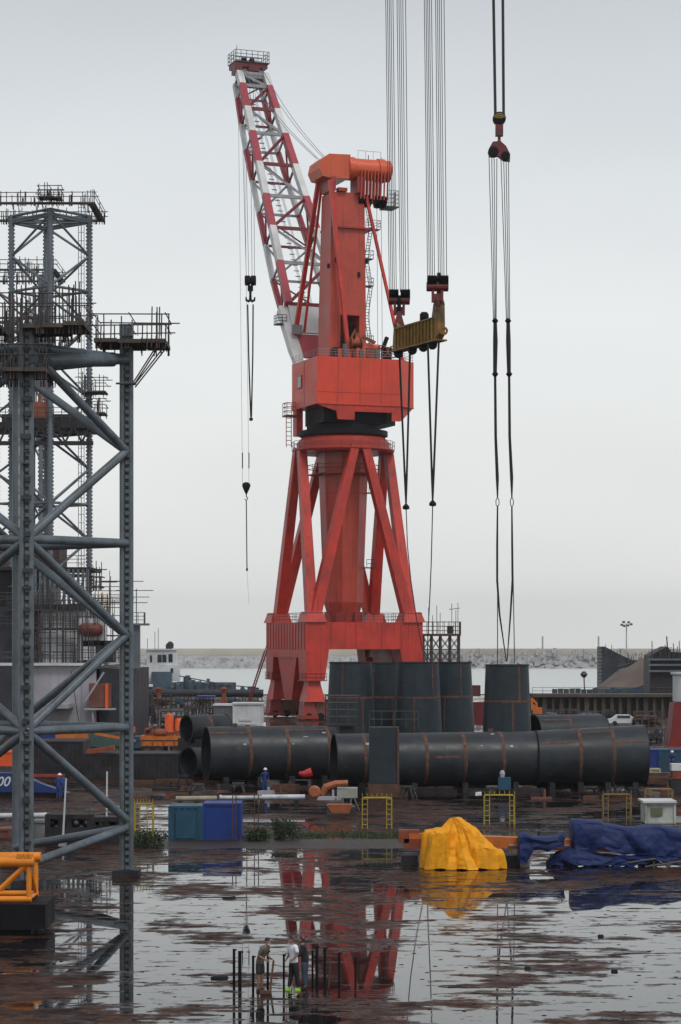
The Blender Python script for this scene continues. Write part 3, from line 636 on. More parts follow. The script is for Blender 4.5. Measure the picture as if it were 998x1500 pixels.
m = MB(); m.tube([q + Vector((0, 0, -1)), q + Vector((0, 0, -1.4)), q + Vector((.25, 0, -1.7)), q + Vector((0, 0, -2.1)), q + Vector((-.25, 0, -1.8))], .09, 6); m.build('hook', BLK, h)
sg = thing('lifting_sling', 'single thin rope sling dangling below the pear shaped hook', 'sling', q, group='slings')
MB().tube([q + Vector((0, 0, -2.0)), at(362, 833, Yt)], .09, 6).build('rope', ROPE, sg); MB().lathe([(.08, -.3), (.2, 0), (.08, .3)], at(362, 834, Yt), 8).build('shackle', BLK, sg)
MB().tube([at(362, 836, Yt), at(365, 885, Yt)], .02, 4).build('tag_line', GROPE, sg)

# ================================================================== GANTRY TACKLE (hoisting gear of a gantry overhead, out of frame)
YL, YR = 183.0, 176.0
TOPZ = 72.0
def tackle(label, px, pyb, Y, n):
    t = thing('hoist_block', label, 'hoist block', at(px, pyb, Y), group='twin hoist blocks over the yellow beam')
    s = F / Y; k = 0
    offs = [-14.5, -12, -9.6, -7.2, -4.3, 1.5, 4.2, 6.8, 9.6, 13.5]
    for o in offs:
        b = at(px + o, pyb, Y); a = Vector((X(px + o * 1.05 - 6.5, Y) , Y, TOPZ)); MB().tube([a, b], .031, 5).build('rope', ROPE, t)
    c = at(px, pyb + 4, Y)
    m = MB()
    for g0 in (-15, 2):
        for j in range(5): m.lathe([(.42, 0), (.5, .04), (.42, .07), (.5, .13), (.42, .15)], (c.x + (g0 + j * 2.8) / s, c.y, c.z), 14, 'x')
    m.build_each('sheave', BLK, t, smooth=True)
    m = MB(); m.lathe([(.3, -.86), (.38, -.84), (.38, .84), (.3, .86)], (c.x, c.y, c.z - .42), 14, 'x'); m.box((c.x, c.y, c.z - .4), (1.62, .7, .3)); m.build('sheave_housing', HRED, t)
    for s_ in (-1, 1): m = MB(); m.box((c.x + s_ * .36, c.y, c.z - 1.15), (.2, .45, 1.0)); m.build('cheek_plate', HRED, t)
    m = MB(); m.box((c.x, c.y, c.z - 1.25), (.56, .36, .5)); m.lathe([(.2, -.4), (.26, .0), (.2, .4)], (c.x, c.y, c.z - 1.5), 10); m.tube([(c.x, c.y, c.z - 1.6), (c.x, c.y, c.z - 2.3)], .15, 8); m.build('hook', HRED, t)
    return c
cL = tackle('dark red hoist block above the lower end of the yellow lifting beam', 585, 428, YL, 10)
cR = tackle('dark red hoist block above the higher end of the yellow lifting beam', 641, 408, YR, 10)
lb = thing('lifting_beam', 'dirty yellow ribbed lifting beam hanging under two red hoist blocks', 'lifting beam', at(615, 490, 179.5))
A = at(582, 494, YL); B = at(647, 482, YR); A.z = B.z = (A.z + B.z) / 2
d = (B - A).normalized(); sd_ = d.cross(Vector((0, 0, 1))).normalized()
def lbp(f, off, z): return A.lerp(B, f) + sd_ * off + Vector((0, 0, z))
m = MB(); prof = [(-.03, -.9), (.0, 1.0), (.07, 1.25), (.1, .75), (.55, .7), (.86, .85), (.9, 1.9), (.99, 1.9), (1.0, -.55), (.93, -.95), (.5, -.95)]
m.plate([lbp(f, -.32, z) for f, z in prof], .64, sd_); m.build('beam_body', YEL, lb)
m = MB()
for i in range(12): f = .06 + i * .075; m.beam(lbp(f, -.4, -.9), lbp(f, -.4, .72), .12, .14); m.beam(lbp(f, .4, -.9), lbp(f, .4, .72), .12, .14)
m.build('stiffener_ribs', mat('yellow_rib', (.26, .15, .02), .6, var=.4, scale=2, grime=.6), lb)
m = MB(); m.beam(lbp(-.03, 0, -1.0), lbp(1.0, 0, -1.0), 1.0, .12); m.beam(lbp(.07, 0, .76), lbp(.88, 0, .78), 1.0, .12); m.build_each('flange_plate', YEL, lb)
for f, z in ((.045, 1.1), (.945, 1.9)):
    m = MB(); p = lbp(f, 0, z); m.prism([(p.x - .45, p.y - .3), (p.x + .45, p.y - .3), (p.x + .45, p.y + .3), (p.x - .45, p.y + .3)], p.z - .1, p.z + 1.1, [(p.x - .12, p.y - .15), (p.x + .12, p.y - .15), (p.x + .12, p.y + .15), (p.x - .12, p.y + .15)]); m.build('lifting_eye', HORG if f > .5 else HRED, lb)
    m = MB(); m.tube([p + Vector((0, 0, 1.0)), p + Vector((0, 0, 2.4))], .16, 8); m.build('eye_rod', BLK, lb)
for f in (.03, .35, .6, .8):
    m = MB(); p = lbp(f, 0, -1.2); m.lathe([(.3, -.3), (.4, 0), (.3, .3)], p, 10, 'y'); m.build('sling_trunnion', BLK, lb)
m = MB(); p = lbp(.62, 0, 1.1); m.lathe([(.3, -.35), (.48, -.2), (.48, .2), (.3, .35)], p, 12, 'x'); m.build('cable_drum', BLK, lb)
p = lbp(1.05, 0, -.35); m = MB()
for k in range(10): a0, a1 = k * math.tau / 10, (k + 1) * math.tau / 10; m.beam(p + Vector((.25 * math.cos(a0), 0, .25 * math.sin(a0))), p + Vector((.25 * math.cos(a1), 0, .25 * math.sin(a1))), .3, .16)
m.build('end_lug', YEL, lb)
def slingset(label, tops, join, Yt_, Yb_, lower, pyj, group, r=.085):
    t = thing('lifting_sling', label, 'sling', at(join, pyj, Yb_), group=group)
    for (px, py) in tops:
        a = at(px, py, Yt_); b = at(join, pyj, Yb_); pts = [a.lerp(b, i / 6) for i in range(7)]
        MB().tube(pts, [r] * 6 + [r * .8], 6).build('sling_leg', WEB, t)
    q = at(join, pyj + 2, Yb_); MB().lathe([(.1, -.25), (.28, -.2), (.28, .0), (.1, .2)], q, 8).build('shackle', BLK, t)
    MB().tube([at(x, y, Y) for x, y, Y in lower], .045, 5).build('rope', ROPE, t)
YT = 186.0
slingset('black V shaped sling under the lower end of the yellow beam', [(585, 512), (601, 510)], 595, YL, YL, [(595, 742, YL), (597, 800, YL), (602, 850, 184), (610, 905, 185), (619, 950, YT), (626, 970, YT)], 740, 'slings')
slingset('black V shaped sling under the higher end of the yellow beam', [(627, 505), (643, 500)], 634, YR, YR, [(634, 738, YR), (632, 820, 178), (630, 870, 181), (627, 930, 184), (626, 970, YT)], 735, 'slings')

# right-hand hook over the single shell
YS = 178.0
t = thing('hoist_block', 'dark red hook block with yellow and black stripes alone at upper right', 'hoist block', at(731, 200, YS))
for o0, o1 in ((720, 725), (722.2, 727), (735.5, 737), (737.5, 739)):
    MB().tube([Vector((X(o0 - 1, YS), YS, TOPZ)), at(o1, 178, YS)], .06, 6).build('rope', ROPE, t)
c = at(731.5, 174, YS)
m = MB(); m.lathe([(.35, -.3), (.52, -.25), (.52, .25), (.35, .3)], c, 18, 'y'); m.build('upper_sheave', BLK, t, smooth=True)
m = MB()
for k in range(3):
    rr_ = .16 + .14 * k
    for j in range(10):
        a0, a1 = R(20 + j * 14), R(20 + (j + 1) * 14)
        m.beam(c + Vector((rr_ * math.cos(a0), -.33, rr_ * math.sin(a0) - .1)), c + Vector((rr_ * math.cos(a1), -.33, rr_ * math.sin(a1) - .1)), .03, .06)
m.build('warning_stripes', RYEL, t)
m = MB(); m.box((c.x, c.y, c.z - .9), (.6, .5, .95)); m.tube([(c.x, c.y, c.z - 1.3), (c.x, c.y, c.z - 1.9)], .12, 8); m.build('block_body', HRED, t)
q = at(731, 221, YS); m = MB()
m.plate([(q.x - .82, q.y - .25, q.z + .1), (q.x - .5, q.y - .25, q.z + .68), (q.x + .1, q.y - .25, q.z + .75), (q.x + .55, q.y - .25, q.z + .35), (q.x + .88, q.y - .25, q.z - .3), (q.x + .86, q.y - .25, q.z - .85), (q.x + .3, q.y - .25, q.z - .75), (q.x - .1, q.y - .25, q.z - .45), (q.x - .8, q.y - .25, q.z - .5)][::-1], .5, (0, 1, 0)); m.build('lower_block', HRED, t)
m = MB(); m.lathe([(.3, -.3), (.42, -.28), (.42, .28), (.3, .3)], (q.x - .45, q.y, q.z - .1), 12, 'y'); m.lathe([(.25, -.3), (.36, -.28), (.36, .28), (.25, .3)], (q.x + .5, q.y, q.z - .45), 12, 'y'); m.build_each('block_sheave', BLK, t)
top = [716.5, 720.5, 724, 728, 734, 738, 741.5, 745]; bot = [723, 724.5, 726, 727, 742, 743.5, 745.5, 747]
for a_, b_ in zip(top, bot): MB().tube([at(a_, 232, YS), at(b_, 470, YS)], .033, 5).build('rope', ROPE, t)
for lab, x0, x1, xj, lw in (('black padded sling, the one nearer the yellow beam, over the single shell', 725.5, 725.5, 729, [(729, 742), (728.5, 800), (728.5, 850), (732, 900), (742, 969)]),
                       ('black padded sling farther from the yellow beam, over the single shell', 744.5, 746, 750, [(750, 742), (750.5, 800), (751, 850), (748, 900), (743, 969)])):
    t = thing('lifting_sling', lab, 'sling', at(x0, 600, YS), group='slings')
    MB().tube([at(x0, 470, YS), at(x0 + .4, 500, YS), at(x1 - .2, 548, YS)], [.14, .19, .15], 8).build('padded_sleeve', WEB, t)
    for py in (470, 548): MB().lathe([(.12, -.2), (.26, 0), (.12, .2)], at(x0 + (x1 - x0) * (py > 500), py, YS), 8).build('collar', BLK, t)
    MB().tube([at(x1, 550, YS), at(x1 + .8, 640, YS), at(xj - .3, 700, YS), at(xj, 730, YS)], [.1, .11, .13, .05], 8).build('sling_leg', WEB, t)
    for o in (-.12, .12): MB().tube([at(xj, 728, YS), at(xj, 733, YS) + Vector((o, 0, 0)), at(xj, 739, YS) + Vector((o, 0, 0)), at(xj, 742, YS)], .035, 5).build('shackle', BLK, t)
    MB().tube([at(x, y, YS) for x, y in lw], [.06, .085, .085, .07, .035], 6).build('lower_leg', WEB, t)
    MB().tube([at(xj, 742, YS), at(xj + (4 if x0 > 735 else 0), 972, YS)], .042, 5).build('straight_rope', ROPE, t)

# ================================================================== UPRIGHT TAPERED SHELLS AND BIG PIPES
def shell(label, px, Y, rt, rb, ztop, zbot, seams, zseam, group):
    x = X(px, Y); t = thing('tapered_shell', label, 'steel shell', (x, Y, zbot), group=group)
    n = 48; m = MB(); m.lathe([(rb, zbot), (rb + (rt - rb) * (zseam - zbot) / (ztop - zbot), zseam), (rt, ztop), (rt - .08, ztop), (rb - .08, zbot)], (x, Y, 0), n); m.build('wall', TANK, t, smooth=True)
    def rad(z): return rb + (rt - rb) * (z - zbot) / (ztop - zbot)
    m = MB(); m.lathe([(rad(zseam - .1) + .004, zseam - .1), (rad(zseam) + .02, zseam), (rad(zseam + .1) + .004, zseam + .1)], (x, Y, 0), n, caps=False); m.build('ring_seam', SEAM, t)
    for k, (a, lo, hi) in enumerate(seams):
        a = R(a); m = MB(); z0, z1 = (zbot, zseam - .1) if lo else (zseam + .1, ztop - .02)
        m.beam((x + rad(z0) * math.cos(a), Y + rad(z0) * math.sin(a), z0), (x + rad(z1) * math.cos(a), Y + rad(z1) * math.sin(a), z1), hi, .05, up=(math.cos(a), math.sin(a), 0)); m.build('vertical_seam', SEAM if hi > .1 else TANK, t)
    m = MB(); m.lathe([(rt + .01, ztop - .12), (rt + .05, ztop - .1), (rt + .05, ztop), (rt + .01, ztop + .02)], (x, Y, 0), n, caps=False); m.build('top_rim', DARKS, t)
    return t
G1 = 'upright tapered steel shells in a touching row'
shell('dark tapered steel shell at the red crane end of the touching row', 514, 184, 1.72, 2.18, 9.45, 0, [(-112, 0, .12), (-60, 1, .12)], 6.55, G1)
shell('dark tapered steel shell set back, second in the touching row from the crane bogies', 563, 190, 1.75, 2.15, 9.35, 0, [(-120, 0, .12), (-70, 1, .12)], 6.45, G1)
shell('dark tapered steel shell, third in the touching row, thin ropes rising from it', 612, 184, 1.72, 2.18, 9.45, 0, [(-100, 1, .12), (-50, 0, .12)], 6.55, G1)
shell('dark tapered steel shell closing the touching row nearest the lone shell', 661, 190, 1.68, 2.15, 9.4, 0, [(-65, 0, .12), (-110, 1, .12)], 6.5, G1)
shell('lone dark tapered steel shell lifted upright by two black slings', 743, YS, 1.70, 2.04, 9.3, .4, [(-62, 0, .2), (-80, 1, .2), (-128, 0, .1)], 6.4, 'upright tapered steel shells')

def bigpipe(label, pa, pb, Ya, Yb, ra, rb, zc, rings, longs, group='big steel pipes lying in the yard', ribs=True, saddle=True):
    a = Vector((X(pa, Ya), Ya, zc + (ra - max(ra, rb)))); b = Vector((X(pb, Yb), Yb, zc + (rb - max(ra, rb)))); L = (b - a).length; ang = math.atan2(b.y - a.y, b.x - a.x)
    t = thing('steel_pipe', label, 'steel pipe', (a.x, a.y, 0), ang, group=group)
    def r(u): return ra + (rb - ra) * u
    def zz(u): return zc + (r(u) - max(ra, rb))
    n = 56; m = MB(); vs = []
    sect = [(0, 1), (1, 1), (1, 2), (0, 2)]
    def ring(u, dr):
        return [(u * L, (r(u) + dr) * math.cos(k * math.tau / n), zz(u) + (r(u) + dr) * math.sin(k * math.tau / n)) for k in range(n)]
    vs = ring(0, 0) + ring(1, 0) + ring(1, -.06) + ring(0, -.06); fs = []
    for q in range(4):
        for k in range(n): k2 = (k + 1) % n; fs.append((q * n + k, q * n + k2, ((q + 1) % 4) * n + k2, ((q + 1) % 4) * n + k))
    m.add(vs, fs); m.build('pipe_wall', PIPE, t, smooth=True)
    for u in rings:
        m = MB(); w_ = .13 / L; seg = n; vs = []
        for uu, dr in ((u - w_, .004), (u, .02), (u + w_, .004)): vs += ring(uu, dr)
        fs = [(q * n + k, q * n + (k + 1) % n, (q + 1) * n + (k + 1) % n, (q + 1) * n + k) for q in range(2) for k in range(n)]
        m.add(vs, fs); m.build('ring_seam', SEAM, t)
    for u0, u1, al in longs:
        al = R(al); m = MB(); m.beam((u0 * L, -(r(u0)) * math.cos(al), zz(u0) + r(u0) * math.sin(al)), (u1 * L, -(r(u1)) * math.cos(al), zz(u1) + r(u1) * math.sin(al)), .16, .03, up=(0, -math.cos(al), math.sin(al))); m.build('long_seam', SEAM, t)
    if ribs:
        for u in (.002, .998):
            vs = ring(u - .002, .05) + ring(u + .002, .05); vs += ring(u + .002, -.08) + ring(u - .002, -.08); fs = []
            for q in range(4):
                for k in range(n): k2 = (k + 1) % n; fs.append((q * n + k, q * n + k2, ((q + 1) % 4) * n + k2, ((q + 1) % 4) * n + k))
            MB().add(vs, fs).build('end_rim', DARKS, t)
    m = MB(); rg_ = random.Random(int(pa)); 
    for k in range(4):
        u = rg_.uniform(.1, .9); al = R(rg_.uniform(20, 75)); rr = r(u); m.beam((u * L, -rr * math.cos(al), zz(u) + rr * math.sin(al)), (u * L + rg_.uniform(.12, .4), -rr * math.cos(al), zz(u) + rr * math.sin(al)), rg_.uniform(.06, .2), .03, up=(0, -math.cos(al), math.sin(al)))
    if ribs and L > 9: m.build('chalk_marks', GWH, t)
    m = MB()
    for u in (.22, .78): m.box((u * L, 0, zz(u) + r(u) + .1), (.4, .06, .28))
    if L > 9: m.build_each('lifting_lug', RUST, t)
    if saddle:
        for u in (.12, .38, .63, .88):
            m = MB(); bz = zz(u) - r(u)
            m.box((u * L, 0, bz / 2 - .03), (.5, 3.2, max(.12, bz))); 
            for s_ in (-1, 1): m.prism([(u * L - .2, s_ * .9 - .1 if s_ > 0 else -1.9), (u * L + .2, s_ * .9 - .1 if s_ > 0 else -1.9), (u * L + .2, 1.9 if s_ > 0 else -.8), (u * L - .2, 1.9 if s_ > 0 else -.8)], 0, bz + .35)
            m.build('cradle', DARKS, t)
    return t
bigpipe('big dark open ended steel pipe lying behind a worker in blue', 302, 490, 173, 175.4, 2.08, 2.08, 2.5, [.31, .6, .92], [(.0, .3, 52), (.60, .92, 60)])
bigpipe('longest dark steel pipe with three orange weld bands in the front row', 489, 783, 166, 168.2, 1.97, 2.02, 2.4, [.14, .44, .63, .82], [(.48, .6, 8), (.12, .30, 20)])
bigpipe('fat dark steel pipe with orange seam rectangles ending the front row', 785, 944, 168, 168.4, 2.06, 2.28, 2.62, [.38, .68], [(.02, .36, 35), (.40, .66, 60), (.70, .97, 30)])
bigpipe('slimmer grey steel pipe showing behind the long front pipe', 560, 775, 200, 200, 1.6, 1.6, 2.2, [.3, .55, .8], [])
bigpipe('grey steel pipe with one orange band lying behind the fat pipe', 782, 882, 196, 198, 1.75, 1.75, 3.0, [.45], [(.0, .45, 50)])
bigpipe('narrow grey steel pipe at the back reaching out past the banded one', 860, 906, 212, 214, 1.2, 1.2, 1.9, [], [])
bigpipe('dark upper pipe end peeping out beside the yellow mobile crane', 273, 330, 186, 188, 1.15, 1.15, 3.9, [.5], [])
bigpipe('dark lower pipe end under another pipe beside the mobile crane', 276, 320, 181, 183, 1.2, 1.2, 1.4, [], [], saddle=False)
bigpipe('flat grey pipe top lying between the white cabins and the upright shells', 385, 480, 214, 215, 1.1, 1.1, 1.9, [.4], [], saddle=False)

# dark box frame hanging in the gap of the front pipe (junction box with rail)
t = thing('steel_box', 'dark square steel box with rusty edge standing against the longest pipe', 'steel box', (X(556, 161), 161, 0))
x0 = X(541, 161); x1 = X(584, 161)
MB().box(((x0 + x1) / 2, 161.2, 3.0), (x1 - x0, 2.0, 4.0)).build('box_body', TANK, t)
MB().box((X(583, 161), 160.15, 3.0), (.15, .1, 3.9)).build('rusty_edge', SEAM, t)
MB().box(((x0 + x1) / 2, 161.2, .5), (x1 - x0 + .1, 2.2, .95)).build('base', RUST, t)
m = MB(); m.rail([(x0, 160.3, 5.0), (x1 + 1.4, 160.3, 5.0)], 1.15, .03, .8, 2); m.build('guardrail', SCAF, t)
t = thing('scaffold_cage', 'small dark scaffold cage in front of the touching upright shells', 'scaffold', (X(500, 175), 176, 4.6))
m = MB(); m.rail([(X(477, 176), 175, 4.7), (X(526, 176), 175, 4.7), (X(526, 176), 177, 4.7), (X(477, 176), 177, 4.7)], 2.2, .035, 1.0, 4, True); m.build('rails', SCAF, t)
m = MB(); m.box((X(501, 176), 176, 4.6), (2.7, 2.2, .15)); m.box((X(508, 176), 175.4, 4.2), (1.1, .6, .8)); m.build('deck', DARKS, t)

# ================================================================== JACK-UP LEGS
def jackleg(label, cs, z0, z1, zn, hk, chord_r, br_r, m_, teeth, group, foot=False, tooth_step=.34, rows=None, hor_r=None, name='lattice_leg', zmin=-99, z_of=None):
    ctr = (sum(c[0] for c in cs) / 4, sum(c[1] for c in cs) / 4)
    t = thing(name, label, 'lattice leg', (ctr[0], ctr[1], z0), group=group)  # each call builds one jack-up lattice leg
    for i, (x, y) in enumerate(cs):
        m = MB()
        if teeth[i] == 'front':
            for s_ in (-1, 1): m.tube([(x + s_ * chord_r * .68, y, z0), (x + s_ * chord_r * .68, y, z1)], chord_r * .42, 12)
            m.box((x, y + chord_r * .3, (z0 + z1) / 2), (chord_r * 1.1, chord_r * .3, z1 - z0)); ch = m.build('chord', m_, t, smooth=True)
            m = MB(); z = z0
            while z < z1: m.box((x + chord_r * .12, y - chord_r * .12, z + .1), (chord_r * .62, chord_r * .5, tooth_step * .5)); z += tooth_step
            m.build('rack_teeth', TOOTH, ch)
            m = MB(); m.box((x, y + chord_r * .05, (z0 + z1) / 2), (chord_r * .9, .04, z1 - z0 - .01)); m.build('rack_plate', RACK, ch)
        else:
            m.tube([(x, y, z0), (x, y, z1)], chord_r * (.8 if teeth[i] else .56), 12); ch = m.build('chord', m_, t, smooth=True)
            if teeth[i]:
                m = MB(); z = z0
                while z < z1: m.box((x, y, z), (chord_r * 2.15, chord_r * .5, tooth_step * .5)); z += tooth_step
                m.build('rack_teeth', TOOTH, ch)
    for i in range(4):
        a, b = (cs[i], cs[(i + 1) % 4]) if i % 2 == 0 else (cs[(i + 1) % 4], cs[i])   # a: main node chords 0/2, b: 1/3
        z = zn
        while z > z0 - hk: z -= hk
        while z < z1 + hk:
            for za, zb in ((z, z + hk / 2), (z + hk, z + hk / 2)):
                pa, pb = Vector((*a, za)), Vector((*b, zb))
                if min(za, zb) < z0 or max(za, zb) > z1 + .6: continue
                MB().tube([pa, pb], br_r, 10).build('diagonal_brace', m_, t, smooth=True)
            if z0 < z < z1: MB().tube([Vector((*a, z)), Vector((*b, z))], hor_r or br_r, 10).build('horizontal_brace', m_, t, smooth=True)
            z += hk
    if foot:
        for (x, y) in cs: MB().box((x, y, .18), (1.25, 1.25, .35)).build('foot_pad', DARKS, t)
    return t
YB = 106.0; cB = (X(185.5, YB), YB); cA = (X(39, 101.5), 101.5); cC = (X(23, 110.5), 110.5); cD = (cA[0] + cC[0] - cB[0], cA[1] + cC[1] - cB[1])
near = jackleg('grey tubular lattice leg standing nearest, its toothed corner post on the wet yard', [cA, cB, cC, cD], 0.35, 25.4, 15.7, 8.67, .30, .2, GREY, ['front', 'front', False, False], 'lattice legs', foot=True, hor_r=.21)
for a, b, r_, za_ in ((cA, cB, .34, 23.75), (cC, cB, .22, 24.9)):
    MB().tube([Vector((*a, za_)), Vector((*a, za_)).lerp(Vector((*b, 24.35)), .86)], r_, 14).build('top_pipe', GREY, near, smooth=True)
    MB().tube([Vector((*a, za_)).lerp(Vector((*b, 24.35)), .86), Vector((*b, 24.35))], r_ * .72, 14).build('top_pipe_end', GREY, near, smooth=True)
for (zb_, za_) in ((2.3, 1.0),):
    for a in (cA, cC): MB().tube([Vector((*cB, zb_)), Vector((*a, za_))], .2, 12).build('lower_brace', GREY, near, smooth=True)
# extra clamps, cabling on post A
m = MB(); z = 1.5
while z < 25: m.box((cA[0] + random.uniform(-.05, .1), cA[1] - .18, z), (random.uniform(.15, .5), .2, random.uniform(.06, .25))); z += random.uniform(.5, 1.1)
m.build('brackets', RACK, near)

YF = 275.0
f0 = (X(74, 270.3), 270.3); f1 = (X(131, 275), 275); f2 = (X(68, 279.7), 279.7); f3 = (X(17, 275), 275)
jackleg('grey lattice leg with scaffolded top rising tallest from the rig deck', [f0, f1, f2, f3], 7, 63.2, 53.9, 8.67, .38, .15, GREYF, [True, True, True, True], 'lattice legs', tooth_step=.45, hor_r=.17)
j0 = (X(60, 318), 318); j1 = (X(100, 323) - 3.0, 323); j2 = (X(50, 328), 328); j3 = (X(-4, 323), 323)
jackleg('farthest grey lattice leg with lower scaffolded top, behind the tallest leg', [j0, j1, j2, j3], 7, 63.0, 57.0, 8.67, .38, .16, GREYF, [True, False, False, True], 'lattice legs', tooth_step=.6)

# ================================================================== SCAFFOLDS
def pole_forest(m, x0, x1, y0, y1, z0, h, n, rng, r=.03):
    for i in range(n):
        x, y = rng.uniform(x0, x1), rng.uniform(y0, y1); hh = h * rng.uniform(.5, 1.35)
        m.tube([(x, y, z0), (x + rng.uniform(-.04, .04), y, z0 + hh)], r, 4)
def scaffold_top(label, x0, x1, y0, y1, z, h, n, seed, r=.03, extra=None, deckt=.18, hole=False):
    rng = random.Random(seed); t = thing('scaffold_platform', label, 'scaffold', ((x0 + x1) / 2, (y0 + y1) / 2, z), group='scaffold platforms')
    m = MB(); n2 = max(2, int((x1 - x0) / .9))
    if hole:
        bw_ = min(.85, (y1 - y0) / 3); m.box(((x0 + x1) / 2, y0 + bw_ / 2, z), (x1 - x0, bw_, deckt)); m.box(((x0 + x1) / 2, y1 - bw_ / 2, z), (x1 - x0, bw_, deckt)); m.box((x0 + bw_ / 2, (y0 + y1) / 2, z), (bw_, y1 - y0 - 2 * bw_ - .01, deckt)); m.box((x1 - bw_ / 2, (y0 + y1) / 2, z), (bw_, y1 - y0 - 2 * bw_ - .01, deckt))
    else:
        for i in range(n2):
            xx = x0 + (x1 - x0) * (i + .5) / n2
            if rng.random() < .9: m.box((xx, (y0 + y1) / 2 + rng.uniform(-.2, .2), z + rng.uniform(-.06, .06)), ((x1 - x0) / n2 * .96, y1 - y0, deckt))
    m.build('deck', PLANK, t)
    m = MB(); pole_forest(m, x0, x1, y0, y0 + .2, z - .4, h, n, rng, r); pole_forest(m, x0, x1, y1 - .2, y1, z - .4, h, n, rng, r); pole_forest(m, x0, x1, y0, y1, z - .4, h * .9, n // 2, rng, r)
    m.build('standards', SCAF, t)
    m = MB()
    for yy in (y0, y1):
        for k in (.45, .8): m.tube([(x0 - rng.uniform(0, .6), yy, z + h * k + rng.uniform(-.05, .05)), (x1 + rng.uniform(0, .6), yy, z + h * k + rng.uniform(-.08, .08))], r, 4)
    for xx in (x0, x1, (x0 + x1) / 2):
        for k in (.45, .8): m.tube([(xx, y0 - .3, z + h * k), (xx, y1 + .3, z + h * k)], r, 4)
    for xx in (x0 + .2, x1 - .2): m.tube([(xx, y0 - .2, z - .15), (xx, y1 + .2, z - .15)], r, 4)
    m.build('guardrails', SCAF, t)
    if extra: extra(t, rng)
    return t
def near_extra(t, rng):
    bx, by = cB
    m = MB()
    for y in (105.2, 106.6):
        m.tube([(X(242, y), y, 24.9), (X(198, y), y, 23.1)], .035, 5); m.tube([(X(230, y), y, 24.9), (X(196, y), y, 23.2)], .035, 5)
    m.tube([(X(170, 105), 105.0, 23.1), (X(200, 105), 105.0, 23.1)], .05, 5); m.box((X(186, 105), 105.5, 23.15), (.75, .2, .12))
    m.build('raking_props', SCAF, t)
    m = MB(); m.rail([(X(196, 105), 104.8, 25.3), (X(243, 105), 104.8, 25.3)], .55, .02, .22, 1); m.build('mesh_guard', SCAF, t)
    m = MB(); m.box((bx, by, 25.7), (.62, .62, .55)); m.build('post_cap', GREY, t)
scaffold_top('scaffold walkway cantilevered around the nearest leg top with raking props', X(138, 105), X(244, 105), 104.6, 107.6, 25.1, 1.5, 12, 3, .03, near_extra)
scaffold_top('scaffold platform spanning the inner side of the nearest leg top', X(-60, 101), X(137, 104), 100.4, 103.6, 25.2, 1.75, 44, 4, .028)
scaffold_top('scaffold platform just below the big top pipe of the nearest leg', X(-60, 101), X(70, 101), 100.6, 104.0, 23.2, 1.4, 34, 14, .028)
scaffold_top('second scaffold deck behind the nearest leg top', X(-70, 110), X(95, 110), 109, 112.5, 25.2, 1.9, 44, 5, .028)
scaffold_top('scaffold platform crowning the tallest leg', X(-20, 275), X(147, 275), 269, 281, 63.6, 1.5, 60, 6, .05, hole=True)
scaffold_top('small dark working platform in the middle of the tallest leg crown', X(58, 270), X(92, 270), 268.2, 270.5, 64.2, 1.6, 8, 16, .05)
scaffold_top('scaffold platform crowning the farthest leg', X(-20, 320), X(86, 320), 317, 328, 63.6, 1.7, 46, 8, .06, hole=True)
scaffold_top('little scaffold balcony halfway up the tallest leg, upper of the two', X(118, 274), X(156, 274), 273, 276.5, 41.5, 2.2, 6, 9, .05)
scaffold_top('little scaffold balcony halfway up the tallest leg, lower of the two', X(128, 274), X(155, 274), 273, 276.5, 38.9, 2.2, 5, 10, .05)
scaffold_top('scaffold balcony with yellow netting low beside the tallest leg', X(136, 272), X(159, 272), 270.5, 273.5, 14.8, 2.0, 6, 11, .05)
scaffold_top('scaffold balcony a step above the yellow netted one beside the tallest leg', X(133, 272), X(152, 272), 270.5, 273.5, 17.8, 2.6, 6, 12, .05)
m = MB(); x0, x1 = X(140, 270), X(158, 270)
for i in range(7): m.tube([(x0 + (x1 - x0) * i / 6, 270.3, 15), (x0 + (x1 - x0) * i / 6, 270.3, 16.8)], .04, 4)
for k in range(5): m.tube([(x0, 270.3, 15 + k * .45), (x1, 270.3, 15 + k * .45)], .04, 4)
single(m, 'yellow_barrier', RYEL, 'yellow barred barrier panel fixed on the low scaffold balcony', 'barrier', (x0, 270.3, 15))

m = MB()
for z in (62.3, 63.1):
    q4 = [Vector((*c_, z)) for c_ in (f0, f1, f2, f3)]
    for i in range(4): m.tube([q4[i], q4[(i + 1) % 4]], .17, 8)
for z in (62.3,):
    m.tube([Vector((*f0, z)), Vector((*f2, z))], .12, 8); m.tube([Vector((*f1, z)), Vector((*f3, z))], .12, 8)
single(m, 'ring_frame', GREYF, 'doubled horizontal tube frame tying the tallest leg under its crown', 'frame', (f0[0], f0[1], 62.3))
# slender service lines beside the tallest leg
m = MB()
for px in (118, 122): m.ladder((X(px, 272), 271.5, 20), (X(px, 272), 271.5, 64), .35, .04, 1.0)
single(m, 'access_ladder', GREYF, 'thin grey access ladder running up beside the tallest leg', 'ladder', (X(120, 272), 271.5, 20))

